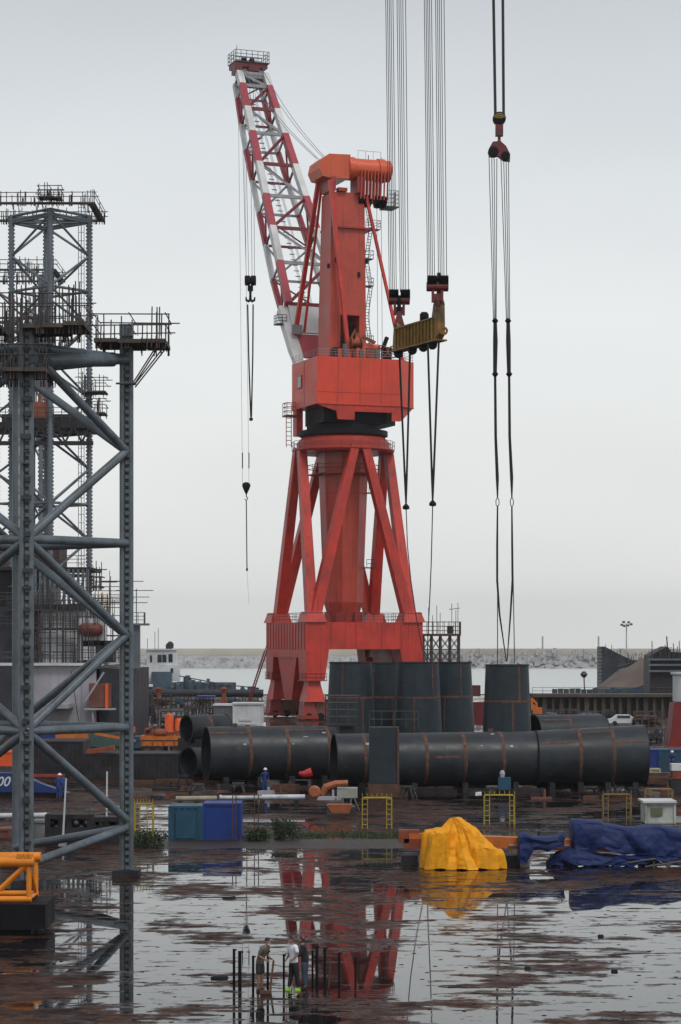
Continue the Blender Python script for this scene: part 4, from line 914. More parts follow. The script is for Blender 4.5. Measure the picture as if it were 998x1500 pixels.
# ================================================================== JACK-UP RIG HULL AND UPPERWORKS
rg = thing('jack_up_rig', 'grey and white drilling rig hull crowded with scaffolding behind the lattice legs', 'drilling rig', (X(50, 285), 285, 0))
xl, xr = X(-260, 262), X(142, 262)
MB().box(((xl + xr) / 2, 282, 4.7), (xr - xl, 34, 7.4)).build('hull', GWH, rg)
MB().box(((xl + xr) / 2 - .2, 282, 8.5), (xr - xl + 1.4, 35.5, .3)).build('main_deck', WHP, rg)
MB().box((X(-105, 263), 263.6, 4.9), (X(18, 263) - X(-240, 263), 1.2, 6.6)).build('dark_side_panel', DHULL, rg)
m = MB(); x0 = X(140, 264); x1 = X(196, 264)
m.box(((x0 + x1) / 2, 275, 4.0), (x1 - x0, 20, 8)); m.build('stern_block', DHULL, rg)
m = MB(); m.box((X(146, 263), 263.8, 4.9), (2.6, .5, 2.8)); m.build('brown_hatch', BROWN, rg)
m = MB(); m.box((X(156, 263), 263.5, 4.8), (.35, .5, 2.9)); m.build('orange_door_frame', BRO, rg)
m = MB(); m.box((X(146, 262), 262.9, 3.3), (3.6, 1.8, .18)); m.beam((X(135, 262), 262.3, 3.3), (X(138, 262), 262.3, .2), .15, .15); m.beam((X(152, 262), 262.4, 7.6), (X(124, 262), 262.4, 4.2), .2, .2); m.build('side_bracket', GWH, rg)
MB().tube([(X(105, 262), 261.5, 7.8), (X(118, 262), 261.5, 1.0)], .05, 5).build('mooring_line', ROPE, rg)
MB().box((X(82, 261), 262.3, 3.7), (3.2, 5.2, .5)).build('hull_ledge', GWH, rg)
# column house round the leg (white, curved) and deck houses
m = MB(); m.lathe([(4.4, 8.6), (4.4, 15.2)], (X(88, 272), 274, 0), 28); m.build('leg_well_house', WHP, rg, smooth=True)
MB().box((X(5, 270), 276, 12.0), (8.6, 12, 6.8)).build('deck_house', DHULL, rg)
MB().box((X(-20, 270), 277, 17.6), (10.5, 12, 4.2)).build('upper_house', DARKS, rg)
MB().box((X(45, 272), 279, 17.0), (4.6, 8, 5.4)).build('brown_module', BROWN, rg)
MB().box((X(35, 272), 279, 22), (7.8, 8, 3.6)).build('winch_house', mat('dull_maroon', (.07, .035, .035), .7, var=.3), rg)
MB().box((X(65, 268), 275, 15.3), (9.2, 13, .7)).build('cantilever_deck', DHULL, rg)
MB().box((X(62, 268), 275, 19.9), (11.5, 12, .35)).build('upper_deck', DARKS, rg)
MB().box((X(66, 264), 268.5, 12.7), (9.6, 1.2, .3)).build('mid_gallery', DARKS, rg)
m = MB()
for i in range(16):
    x = X(20 + i * 7, 266); m.beam((x, 268.6, 15.6), (x, 268.6, 19.8), .3, .3)
for i in range(5):
    x = X(25 + i * 20, 266); m.beam((x, 268.4, 15.6), (X(25 + i * 20 + 20, 266), 268.4, 19.8), .16, .16)
m.build_each('truss_column', GREYF, rg)
m = MB()
for z in (8.7, 12.9, 15.7, 20.1): m.rail([(X(-10, 266), 267.7, z), (X(128, 266), 267.7, z)], 1.3, .035, 1.4, 3)
m.rail([(X(-100, 263), 264.2, 8.7), (X(192, 263), 264.2, 8.7)], 1.2, .035, 1.4, 2); m.build('deck_guardrails', SCAF, rg)
MB().lathe([(.4, -1.4), (.75, -1.0), (.75, 1.0), (.4, 1.4)], (X(131, 264), 265.5, 12.6), 16, 'x').build('lifeboat_float', mat('dull_lifeboat_red', (.18, .045, .035), .5), rg, smooth=True)
MB().box((X(131, 264), 266.6, 12.3), (3.2, 1.2, 3.2)).build('lifeboat_station', WHP, rg)
MB().box((X(124, 264), 266.2, 9.8), (2.2, 1.4, 1.6)).build('deck_locker', WHP, rg)
MB().box((X(141, 264), 268, 10.0), (3.6, 4, 2.6)).build('deck_engine_house', DHULL, rg)
m = MB(); m.box((X(60, 272), 275, 37.2), (13.0, 9.2, .7)); [m.beam((X(2 + k * 12, 272), 270.5, 35.1 + 2 * (k % 2)), (X(14 + k * 12, 272), 270.5, 37.1 - 2 * (k % 2)), .22, .22) for k in range(11)]; m.box((X(60, 272), 270.5, 35.0), (13.0, .4, .5)); m.box((X(60, 272), 272, 38.0), (9, 3, 1.0)); m.build('leg_platform', DARKS, rg)
m = MB(); m.rail([(X(-15, 270), 269.8, 37.6), (X(138, 270), 269.8, 37.6)], 1.6, .045, 1.0, 3); m.build('leg_platform_rails', SCAF, rg)
m = MB(); m.box((X(60, 270), 271.2, 39.0), (2.6, 1.6, 2.0), 0, .7); m.beam((X(52, 270), 271, 38), (X(60, 270), 271, 42.5), .3, .3); m.beam((X(72, 270), 271, 38), (X(63, 270), 271, 42.5), .3, .3); m.build('jacking_head', HORG, rg)
m = MB()
rng = random.Random(5)
for i in range(150):
    x = X(rng.uniform(20, 195), 264); y = rng.uniform(264.2, 267); z0 = rng.choice([8.7, 8.7, 12.8]); m.tube([(x, y, z0), (x, y, z0 + rng.uniform(3, 7.5))], .04, 4)
for i in range(60):
    x = X(rng.uniform(0, 175), 264); l_ = rng.uniform(2, 6); y = rng.uniform(264.2, 267); z = rng.uniform(9.2, 19); m.tube([(x, y, z), (x + l_, y, z + rng.uniform(-.05, .05))], .045, 4)
m.build('hull_scaffolding', SCAF, rg)
m = MB()
for i in range(26):
    x = X(rng.uniform(26, 52), 270); z0 = rng.uniform(36, 44); m.tube([(x, 271 + rng.uniform(-1, 1), z0), (x, 271, z0 + rng.uniform(6, 12))], .07, 5)
m.build_each('riser_pipe', DHULL, rg)
# masts and gallery near the toothed corner post
m = MB(); m.box((X(200, 266), 266, 13.2), (3.0, 2.0, .25)); m.rail([(X(186, 266), 265.2, 13.3), (X(212, 266), 265.2, 13.3), (X(212, 266), 266.8, 13.3)], 1.3, .04, .7, 3); m.box((X(196, 266), 266.3, 10.6), (1.4, 1.6, 5)); m.tube([(X(200, 266), 266, 13), (X(200, 266), 266, 17.4)], .06, 4); m.build('stern_gallery', GREYF, rg)

# ================================================================== HARBOUR: tug, boats, far works
YV = 492.0
tg = thing('tug_boat', 'white and blue grey tug with dark wheelhouse windows moored behind the yard', 'tug', (X(232, YV), YV, -3))
def bxp(px0, px1, py0, py1, Y, d): return ((X(px0, Y) + X(px1, Y)) / 2, Y + d / 2, (Z(py0, Y) + Z(py1, Y)) / 2), (abs(X(px1, Y) - X(px0, Y)), d, abs(Z(py0, Y) - Z(py1, Y)))
m = MB(); m.prism([(X(170, YV), YV - 1), (X(330, YV), YV - 1), (X(345, YV), YV + 3), (X(330, YV), YV + 7), (X(170, YV), YV + 7)], -3.2, Z(1000, YV)); m.build('hull', DHULL, tg)
MB().box(*bxp(178, 232, 976, 1002, YV, 5)).build('lower_house', WHP, tg)
MB().box(*bxp(206, 262, 974, 998, YV + .8, 5)).build('middle_house', WHP, tg)
MB().box(*bxp(214, 258, 952, 974, YV + 1, 4.5)).build('wheelhouse', WHP, tg)
MB().box(*bxp(212, 260, 950.5, 952.5, YV + .7, 5.2)).build('wheelhouse_roof', WHP, tg)
for a, b, c, d_ in ((231, 237, 959, 970), (238, 244, 959, 970), (247, 253, 958, 970), (220, 223, 960, 970), (196, 200, 981, 987), (205, 209, 980, 987), (250, 254, 979, 986)):
    MB().box(*bxp(a, b, c, d_, YV + (.92 if c < 975 else (-.06 if a < 210 else .72)), .1)).build('window', GLASS, tg)
MB().box(*bxp(222, 252, 984, 1010, YV - 1.2, 1)).build('deck_machinery', SHIPB, tg)
m = MB(); c_, d_ = bxp(243, 249, 944, 951, YV + 2, 1.5); m.box(c_, d_); m.lathe([(.2, 0), (.75, .3), (.8, 1.2), (.3, 1.7)], (X(248, YV), YV + 3, Z(951, YV)), 12); m.build('radar_dome', DHULL, tg)
m = MB()
for px, p1 in ((226, 925), (231, 920), (215, 935)): m.tube([(X(px, YV), YV + 2, Z(952, YV)), (X(px, YV), YV + 2, Z(p1, YV))], .06, 4)
m.build('mast', SCAF, tg)
MB().box(*bxp(176, 224, 1002, 1006, YV - 2, 5)).build('fender_deck', WHP, tg)
m = MB(); m.rail([(X(176, YV), YV - 2, Z(1002, YV)), (X(224, YV), YV - 2, Z(1002, YV))], 1.2, .05, 1, 2); m.rail([(X(205, YV), YV + .2, Z(975, YV)), (X(214, YV), YV + .2, Z(975, YV))], 1.2, .05, 1, 2); m.build('guardrail', SCAF, tg)

cb = thing('crane_barge', 'dark blue grey barge loaded with machinery beside the white tug', 'barge', (X(290, 450), 450, -3))
Yc = 486.0
m = MB(); m.prism([(X(235, Yc), Yc - .5), (X(384, Yc), Yc - .5), (X(378, Yc), Yc + 9), (X(240, Yc), Yc + 9)], -3.2, Z(1012, Yc)); m.build('hull', SHIPB, cb)
rng = random.Random(44); m = MB()
def sil(px): return 1000 - 12 * math.exp(-((px - 272) / 9) ** 2) - 4 * math.exp(-((px - 300) / 14) ** 2) - 7 * math.exp(-((px - 308) / 3) ** 2) + 5 * (px > 340)
for i in range(70):
    px = rng.uniform(250, 378); tpx = sil(px) + rng.uniform(0, 6); ww = rng.uniform(2.5, 9)
    if i % 3: m.box(*bxp(px - ww / 2, px + ww / 2, tpx, 1014, Yc + rng.uniform(0, 5), rng.uniform(.6, 2)))
    else: m.lathe([(ww * .06, Z(1014, Yc)), (ww * .07, Z(tpx, Yc) - .3), (ww * .03, Z(tpx, Yc))], (X(px, Yc), Yc + rng.uniform(0, 5), 0), 10)
m.build('deck_machinery', SHIPB, cb)
m = MB(); m.tube([(X(262, Yc), Yc, Z(990, Yc)), (X(330, Yc), Yc, Z(1003, Yc)), (X(380, Yc), Yc, Z(1008, Yc))], .12, 5); m.build('stay_rope', ROPE, cb)
MB().tube([(X(240, Yc), Yc - 1, Z(1018, Yc)), (X(386, Yc), Yc - 1, Z(1018, Yc))], .55, 10).build('discharge_pipe', DHULL, cb)
for px, lab in ((232, 'orange red mooring bollard frame near the tug'), (328, 'orange red mooring bollard frame near the crane foot')):
    t = thing('bollard', lab, 'bollard', (X(px, 400), 400, 0), group='orange bollard frames'); Yb = 400
    m = MB(); m.prism([(X(px - 5, Yb), Yb), (X(px + 5, Yb), Yb), (X(px + 5, Yb), Yb + 1.2), (X(px - 5, Yb), Yb + 1.2)], 0, 2.4, [(X(px - 2, Yb), Yb + .3), (X(px + 2, Yb), Yb + .3), (X(px + 2, Yb), Yb + .9), (X(px - 2, Yb), Yb + .9)]); m.build('frame', HORG, t)
    MB().lathe([(.6, 2.4), (.7, 2.9), (.2, 3.2)], (X(px, Yb), Yb + .6, 0), 10).build('cap', HORG, t)

# scaffold tower beside the crane
Ys = 345.0
st = thing('scaffold_tower', 'rusty scaffold tower with railed top deck beside the red crane portal', 'scaffold tower', (X(647, Ys), Ys, 0))
xs = [X(p, Ys) for p in (621, 633, 646, 660, 673)]; ztop = Z(930, Ys)
m = MB()
for x in xs:
    for y in (Ys, Ys + 4): m.beam((x, y, 0), (x, y, ztop), .28, .28)
m.build('standards', SCAF, st)
m = MB()
for a, b in zip(xs, xs[1:]):
    for y in (Ys, Ys + 4):
        z = 0
        while z < ztop - 1: m.beam((a, y, z), (b, y, z + 1.9), .1, .1); m.beam((b, y, z), (a, y, z + 1.9), .1, .1); m.beam((a, y, z), (b, y, z), .12, .12); z += 2.0
m.build('cross_braces', SCAF, st)
MB().box((X(647, Ys), Ys + 2, ztop), (X(675, Ys) - X(619, Ys), 5, .35)).build('top_deck', RUST, st)
m = MB(); m.rail([(X(619, Ys), Ys - .4, ztop), (X(675, Ys), Ys - .4, ztop), (X(675, Ys), Ys + 4.4, ztop), (X(619, Ys), Ys + 4.4, ztop)], 2.0, .04, .8, 3, True)
for px, q in ((628, 4.2), (634, 3), (640, 4.5), (645, 3.4), (662, 4.8), (668, 3.8), (671, 4.9)): m.tube([(X(px, Ys), Ys, ztop), (X(px, Ys), Ys, ztop + q)], .045, 4)
m.tube([(X(658, Ys), Ys, ztop + 3.9), (X(674, Ys), Ys, ztop + 4.1)], .045, 4); m.build('guardrail', SCAF, st)
MB().box((X(660, Ys), Ys + 1, ztop + .8), (.9, .9, 1.2)).build('tool_box', DARKS, st)

# concrete jetty with piles on the far side of the yard
Yj = 336.0; jt = thing('concrete_jetty', 'stained brown concrete jetty wall with piers right of the lone shell', 'jetty', (X(900, Yj), Yj, 0))
x0, x1 = X(780, Yj), X(1150, Yj); zj = Z(1021, Yj)
MB().box(((x0 + x1) / 2, Yj + 3, zj + .2), (x1 - x0, 6.6, .45)).build('deck_slab', CONC, jt)
MB().box(((x0 + x1) / 2, Yj + 3.5, (zj - .1) / 2), (x1 - x0, 4.6, zj - .1)).build('wall', CONC, jt)
rng = random.Random(8)
for i in range(30):
    x = x0 + .6 + (x1 - x0 - 1.2) * i / 29; MB().box((x, Yj + .75, zj / 2 - .02), (rng.uniform(.35, .7), .9, zj - .06)).build('pier', CONC, jt)
m = MB(); m.rail([(x0, Yj, zj + .42), (x1, Yj, zj + .42)], 1.0, .03, 1.6, 2); m.build('guardrail', SCAF, jt)
# blue fence panels and pipes on the jetty
fn = thing('site_fence', 'blue and green sheet fence along the top of the jetty', 'fence', (X(870, 436), 436, 0)); rng = random.Random(3)
for i in range(22):
    px = 809 + i * 8.5
    MB().box((X(px + 4, 438), 438.2, Z(1014, 438)), (1.05, .12, rng.uniform(1.1, 1.7))).build('panel', CTE if i > 3 and i % 4 else CGR, fn)
# dark sheds and heap
sh = thing('dark_ship_section', 'dark ship section with sloping top and ragged edge beyond the jetty', 'ship section', (X(900, 520), 520, -3)); Yq = 520.0
m = MB(); m.plate([(X(882, Yq), Yq, -3), (X(882, Yq), Yq, Z(947, Yq)), (X(886, Yq), Yq, Z(947, Yq)), (X(905, Yq), Yq, Z(957, Yq)), (X(926, Yq), Yq, Z(967, Yq)), (X(990, Yq), Yq, Z(969, Yq)), (X(990, Yq), Yq, -3)], 10, (0, 1, 0)); m.build('side_plating', DHULL, sh)
m = MB()
for k in range(12): m.box((X(881, Yq), Yq + 1, Z(950 + k * 5, Yq)), (1.6, 1.2, .25))
m.build('edge_brackets', SCAF, sh)
m = MB(); hp_ = []
t = thing('material_heap', 'brown grey material heap with reddish stains between two dark ship sections', 'heap', (X(930, 500), 500, 0))
nx, ny = 50, 14
for j in range(ny + 1):
    for i in range(nx + 1):
        px = 868 + 150 * i / nx; fx = min(1, max(0, (px - 868) / 68)); fy = j / ny
        x = X(px, 500); y = 484 + 26 * fy
        h = (Z(969, 500) + .5) * (fx ** .85) * (1 - abs(fy - .55) ** 2 * 2.4) + noise.noise(Vector((x * .3, y * .3, 2))) * .7
        m.v.append((x, y, max(-.5, h)))
for j in range(ny):
    for i in range(nx): a = j * (nx + 1) + i; m.f.append((a, a + 1, a + nx + 2, a + nx + 1))
m.build('heap_surface', SAND, t, smooth=True)
g = MB(); g.box((X(945, 500), 497, -1.6), (30, 30, 2.2)); struct(g.build('wharf', CONC))
sh = thing('dark_ship_section', 'black ship section with peaked roofline at the right edge', 'ship section', (X(970, 410), 410, 0)); Yq = 410.0
m = MB(); m.plate([(X(952, Yq), Yq, 0), (X(953, Yq), Yq, Z(960, Yq)), (X(978, Yq), Yq, Z(947, Yq)), (X(984, Yq), Yq, Z(955, Yq)), (X(1060, Yq), Yq, Z(958, Yq)), (X(1060, Yq), Yq, 0)], 9, (0, 1, 0)); m.build('side_plating', DARKS, sh)
for zz in (966, 974, 983): MB().box((X(1005, Yq), Yq - .4, Z(zz, Yq)), (X(1060, Yq) - X(951, Yq), .8, .35)).build('deck_ledge', GREYF, sh)
m = MB(); m.tube([(X(979, Yq), Yq + 1, Z(948, Yq)), (X(978, Yq), Yq + 1, Z(932, Yq))], .12, 5); m.build('mast', SCAF, sh)
rng = random.Random(61); m = MB()
for i in range(26): px = rng.uniform(884, 998); Yz = 519.5 if px < 950 else 409.5; z0 = Z(950 + max(0, (px - 886) * .45) if px < 926 else 968 if px < 952 else 956, Yz) - 1; m.tube([(X(px, Yz), Yz, z0), (X(px, Yz) + rng.uniform(-.3, .3), Yz, z0 + rng.uniform(1.2, 3.2))], .07, 4)
for k in range(7): a_ = rng.uniform(895, 975); m.tube([(X(a_, 500), 499, Z(972 + k * 4, 500)), (X(a_ + rng.uniform(10, 30), 500), 499, Z(970 + k * 4 + rng.uniform(-3, 3), 500))], .14, 5)
single(m, 'scaffold', SCAF, 'thin dark scaffold poles along the tops of the dark ship sections', 'scaffold', (X(940, 500), 500, 8))
single(MB().tube([(X(857, 436), 436.5, 1), (X(856, 436), 436.5, Z(989, 436))], .12, 6).lathe([(.3, -.6), (.75, 0), (.3, .6)], (X(856, 436), 436.5, Z(988, 436)), 10), 'lamp_post', SCAF, 'leaning black lamp post with round head on the jetty', 'lamp post', (X(857, 436), 436.5, 1))
t = thing('small_excavator', 'small orange excavator just behind the lone upright shell', 'excavator', (X(784, 322), 322, 0))
m = MB(); m.beam((X(780, 322), 322, 1.4), (X(779, 322), 322, 3.1), .3, .35); m.beam((X(779, 322), 322, 3.1), (X(787, 322), 322, 2.3), .25, .3); m.build('arm', OEQ, t)
m = MB(); m.box((X(788, 322), 322.6, 1.3), (1.3, 1.6, .9)); m.box((X(785, 322), 322.4, 1.9), (.6, .8, .6)); m.build('body', OEQ, t); MB().box((X(787, 322), 322.6, .4), (1.7, 1.8, .7)).build('tracks', BLK, t)

# things stored between pipes and quay
def crate(name, label, cat, px0, px1, py0, py1, Y, d, m_, rib=0, group=None, ribm=None):
    c_, s_ = bxp(px0, px1, py0, py1, Y, d); t = thing(name, label, cat, (c_[0], c_[1], c_[2] - s_[2] / 2), group=group)
    b_ = MB().box(c_, s_); b_.build('body', m_, t)
    m = MB(); n = max(2, int(s_[0] / .35))
    if rib:
        for i in range(n): m.box((c_[0] - s_[0] / 2 + s_[0] * (i + .5) / n, c_[1] - s_[1] / 2 - .02, c_[2]), (s_[0] / n * .45, .06, s_[2] * .86))
        m.build('corrugation', m_, t)
    m = MB()
    for sx_ in (-1, 1): m.box((c_[0] + sx_ * (s_[0] / 2 - .06), c_[1] - s_[1] / 2 - .03, c_[2]), (.14, .1, s_[2] + .03))
    for sz_ in (-1, 1): m.box((c_[0], c_[1] - s_[1] / 2 - .025, c_[2] + sz_ * (s_[2] / 2 - .05)), (s_[0] - .3, .08, .13))
    m.build('frame', ribm or m_, t)
    return t, c_, s_
G2 = 'cabins and boxes by the quay'
t, c_, s_ = crate('site_cabin', 'white cabin with flat roof and small window strip beside the crane bogies', 'cabin', 341, 385, 1032, 1061, 300, 5, WHP, group=G2)
MB().box((c_[0] - .3, c_[1] - 2.56, c_[2] - .7), (1.6, .08, .3)).build('window', WHP, t); MB().box((c_[0], c_[1], c_[2] + s_[2] / 2 + .1), (s_[0] + .3, s_[1] + .3, .2)).build('roof', WHP, t)
t, c_, s_ = crate('site_cabin', 'dark grey cabin adjoining the white cabin beside the crane', 'cabin', 313, 340, 1034, 1062, 300, 5, mat('grey_cabin', (.13, .125, .125), .7, var=.3), group=G2)
MB().box((c_[0], c_[1], c_[2] + s_[2] / 2 + .1), (s_[0] + .2, s_[1] + .3, .2)).build('roof', WHP, t)
t = thing('rack_shed', 'open rack shed with blue roof beside the dark grey cabin', 'shed', (X(291, 305), 305, 0))
m = MB()
for i in range(9): x = X(270 + i * 5.2, 305); m.box((x, 305, 1.7), (.16, .2, 3.4)); m.box((x, 308, 1.7), (.16, .2, 3.4))
for z in (1.1, 2.2, 3.3): m.box((X(291, 305), 305, z), (3.9, .3, .12))
m.build('rack', SCAF, t); MB().box((X(301, 305), 306.5, 3.7), (2.4, 4, .3)).build('roof', CBL, t)
m = MB(); rng = random.Random(9)
for i in range(30): m.box((X(rng.uniform(271, 311), 305), 306 + rng.uniform(-.6, .6), rng.uniform(.4, 2.9)), (rng.uniform(.3, .8), .6, rng.uniform(.2, .6)))
m.build('stored_goods', GWH, t)

# stacked goods along the quay behind the yard
rng = random.Random(52)
def goods(label, px0, px1, h, Y, kind, grp):
    x0, x1 = X(px0, Y), X(px1, Y); t = thing('goods_stack', label, 'stack', ((x0 + x1) / 2, Y, 0), group=grp)
    m = MB(); n = 14
    for i in range(n):
        ww = rng.uniform(.12, .3) * (x1 - x0); cx = rng.uniform(x0 + ww / 2, x1 - ww / 2); z0 = rng.uniform(0, h * .6); hh = rng.uniform(.2, .4) * h
        if kind == 0: m.box((cx, Y + rng.uniform(-.8, .8), z0 + hh / 2), (ww, rng.uniform(.5, 1.4), hh), rng.uniform(-.2, .2))
        else: m.tube([(cx - ww, Y + rng.uniform(-.6, .6), z0 + .2), (cx + ww, Y + rng.uniform(-.6, .6), z0 + .2)], rng.uniform(.1, .28), 8)
    m.build('stored_items', rng.choice([DARKS, RUST, DHULL, SHIPB]), t)
    m = MB()
    for f in (0, .25, .5, .75, 1): m.box((x0 + (x1 - x0) * f, Y - .9, h / 2), (.12, .12, h)); m.box((x0 + (x1 - x0) * f, Y + .9, h / 2), (.12, .12, h))
    for z in (h * .5, h): m.box(((x0 + x1) / 2, Y - .9, z), (x1 - x0, .1, .1)); m.box(((x0 + x1) / 2, Y + .9, z), (x1 - x0, .1, .1))
    m.build('stillage', SCAF, t)
for i, (a, b, h_, Y_, lab) in enumerate(((196, 222, 2.6, 380, 'below the tug bow'), (224, 250, 2.2, 385, 'below the tug wheelhouse'), (252, 276, 1.8, 390, 'below the barge machinery'), (280, 306, 1.6, 395, 'below the barge middle'), (334, 356, 1.4, 400, 'beside the crane stairs'), (360, 384, 1.5, 392, 'between cabins and crane bogies'),
        (198, 232, 3.0, 300, 'behind the mobile crane cab'), (236, 266, 2.2, 290, 'behind the orange tanks'), (690, 708, 1.8, 330, 'beyond the gap between the shells'), (796, 816, 1.6, 318, 'beside the small excavator'), (820, 846, 1.6, 320, 'below the blue jetty fence'), (850, 884, 1.2, 324, 'behind the banded grey pipe'), (886, 900, 1.3, 326, 'behind the white parked car'), (930, 968, 1.9, 300, 'before the black ship section'), (938, 972, 1.5, 250, 'between fat pipe and red crane base'))):
    goods('caged stack of dark steel goods ' + lab, a, b, h_, Y_, i % 2, 'caged goods stacks')
MB_ = MB(); MB_.tube([(X(190, 440), 440, 1.2), (X(386, 440), 440, 1.2)], .75, 12)
single(MB_, 'dredging_pipe', DHULL, 'long dark blue grey pipe lying along the quay before the tug and barge', 'pipe', (X(190, 440), 440, 0), smooth=True)

# mobile crane
Ym = 215.0
mc = thing('mobile_crane', 'orange mobile crane with long low boom parked behind the lattice leg', 'mobile crane', (X(200, Ym), Ym, 0))
MB().box(*bxp(150, 272, 1093, 1103, Ym, 2.6)).build('chassis', DARKS, mc)
MB().box(*bxp(206, 268, 1078, 1093, Ym - .3, 2.8)).build('deck', OEQ, mc)
MB().box(*bxp(196, 206, 1079, 1096, Ym - .3, 2.8)).build('cab', CTE, mc)
m = MB(); m.beam((X(100, Ym), Ym, Z(1067, Ym)), (X(198, Ym), Ym, Z(1069, Ym)), .9, .55); m.beam((X(82, Ym), Ym, Z(1079, Ym)), (X(130, Ym), Ym, Z(1077, Ym)), .7, .5); m.build('boom', OEQ, mc)
m = MB(); m.beam((X(140, Ym), Ym - .5, Z(1074, Ym)), (X(200, Ym), Ym - .5, Z(1085, Ym)), .3, .25); m.build('boom_ram', OEQ, mc)
m = MB(); m.box(*bxp(212, 222, 1067, 1079, Ym, 1.6)); m.box(*bxp(224, 231, 1071, 1079, Ym, 1.2)); m.box(*bxp(240, 254, 1072, 1079, Ym, 1.6)); m.box(*bxp(257, 266, 1070, 1078, Ym, 1.2)); m.tube([at(214, 1070, Ym), at(226, 1064, Ym)], .12, 6); m.lathe([(.3, -.6), (.42, -.5), (.42, .5), (.3, .6)], at(236, 1074, Ym), 12, 'x'); m.build('turret', HORG, mc)
m = MB(); m.box(*bxp(206, 268, 1084, 1085.4, Ym - .34, .1)); m.build('deck_dark_strip', DARKS, mc)  # thin dark strip along the deck front
m = MB(); m.box(*bxp(214, 220, 1069, 1074, Ym - .1, .1)); m.build('cab_window', GLASS, mc)
m = MB()
for k in range(14): m.box((X(102 + 7 * k, Ym), Ym - .47, Z(1068, Ym)), (.1, .06, .5))
m.build('boom_ribs', HORG, mc)
m = MB()
for px_ in (208, 224, 240, 256, 266): m.box((X(px_, Ym), Ym - .34, Z(1089, Ym)), (.1, .08, .7))
m.build_each('deck_stake', HORG, mc)
for px in (157, 172, 216, 232, 258):
    x = X(px, Ym); wh = MB().lathe([(.35, -.2), (.62, -.17), (.62, .17), (.35, .2)], (x, Ym - .2, .62), 18, 'y').build('wheel', TYRE, mc, smooth=True)
    MB().lathe([(.1, -.24), (.33, -.22), (.33, -.1)], (x, Ym - .2, .62), 14, 'y').build('rim', RUST, wh)
m = MB()
for px in (248, 262): m.beam((X(px, Ym), Ym - .6, 1.3), (X(px + 2, Ym), Ym - 1.5, 0), .15, .15)
m.build_each('outrigger', SCAF, mc)
Yk = 232.0
for lab, px, pz, r_, h_ in (('upright orange tank, taller of the pair behind the mobile crane', 248, 1045, 6.5, 17), ('upright orange tank, shorter of the pair behind the mobile crane', 262, 1052, 6, 10)):
    x = X(px, Yk); r1 = r_ / F * Yk; zt_ = Z(pz, Yk); t = thing('storage_tank', lab, 'tank', (x, Yk, 0), group='orange tanks')
    MB().lathe([(r1, .5), (r1, zt_ - .25), (r1 * .7, zt_)], (x, Yk, 0), 20).build('shell', BRO, t, smooth=True); MB().lathe([(r1 + .05, .0), (r1 + .05, .5)], (x, Yk, 0), 16).build('base', DARKS, t)
crate('shipping_container', 'dull green corrugated container behind the orange boom', 'container', 103, 180, 1069, 1094, 236, 3, CGR, 1, 'containers')
crate('shipping_container', 'dark blue container half hidden behind the lattice leg', 'container', 48, 101, 1062, 1086, 238, 3, CBL, 1, 'containers')
crate('steel_block', 'wide black steel block behind the blue coverall worker', 'steel block', 46, 122, 1086, 1158, 186, 6, DARKS, 1, 'black steel blocks')
crate('steel_block', 'black steel block with orange plank on top behind the toothed post', 'steel block', 123, 262, 1104, 1152, 182, 5, DARKS, 1, 'black steel blocks')
m = MB(); m.beam((X(124, 181), 183, Z(1103, 181)), (X(164, 181), 183, Z(1097, 181)), 1.2, .35); single(m, 'steel_plank', HORG, 'orange steel plank lying on the black block', 'plank', (X(124, 181), 183, Z(1104, 181)))
crate('equipment_box', 'bright orange box behind the inner posts of the nearest leg', 'box', -6, 28, 1101, 1122, 178, 3, BRO)
single(MB().box((X(50, 176), 177, Z(1137, 176)), (4.4, .3, .2)), 'steel_bar', mat('dull_red_bar', (.3, .04, .035), .6), 'dull red steel bar beside the blue coverall worker', 'steel bar', (X(50, 176), 177, 0.9))

# blue boom marked 200
Yg = 160.0
t = thing('blue_boom', 'long blue tapered boom lying on the ground marked 200', 'crane boom', (X(30, Yg), Yg, 0))
m = MB(); m.plate([(X(-120, Yg), Yg, .5), (X(100, Yg), Yg, .35), (X(60, Yg), Yg, 1.0), (X(28, Yg), Yg, 1.75), (X(-120, Yg), Yg, 1.85)], 1.2, (0, 1, 0)); m.build('boom_body', DBL, t)
MB().box((X(-10, Yg), Yg + .6, .2), (10, .6, .4)).build('timber_block', DARKS, t)
fc = bpy.data.curves.new('marking', 'FONT'); fc.body = '200'; fc.size = .95; fc.shear = .3; fc.extrude = .01; fc.offset = .012; fc.align_x = 'RIGHT'
fo = bpy.data.objects.new('marking', fc); C.objects.link(fo); bpy.context.view_layer.update()
me = bpy.data.meshes.new_from_object(fo.evaluated_get(bpy.context.evaluated_depsgraph_get())); bpy.data.objects.remove(fo)
me.materials.clear(); me.materials.append(WHP); fo = bpy.data.objects.new('marking', me); C.objects.link(fo); fo.parent = t
fo.location = (X(14, Yg) - t.location.x, -.03, .85); fo.rotation_euler = (R(90), 0, 0)

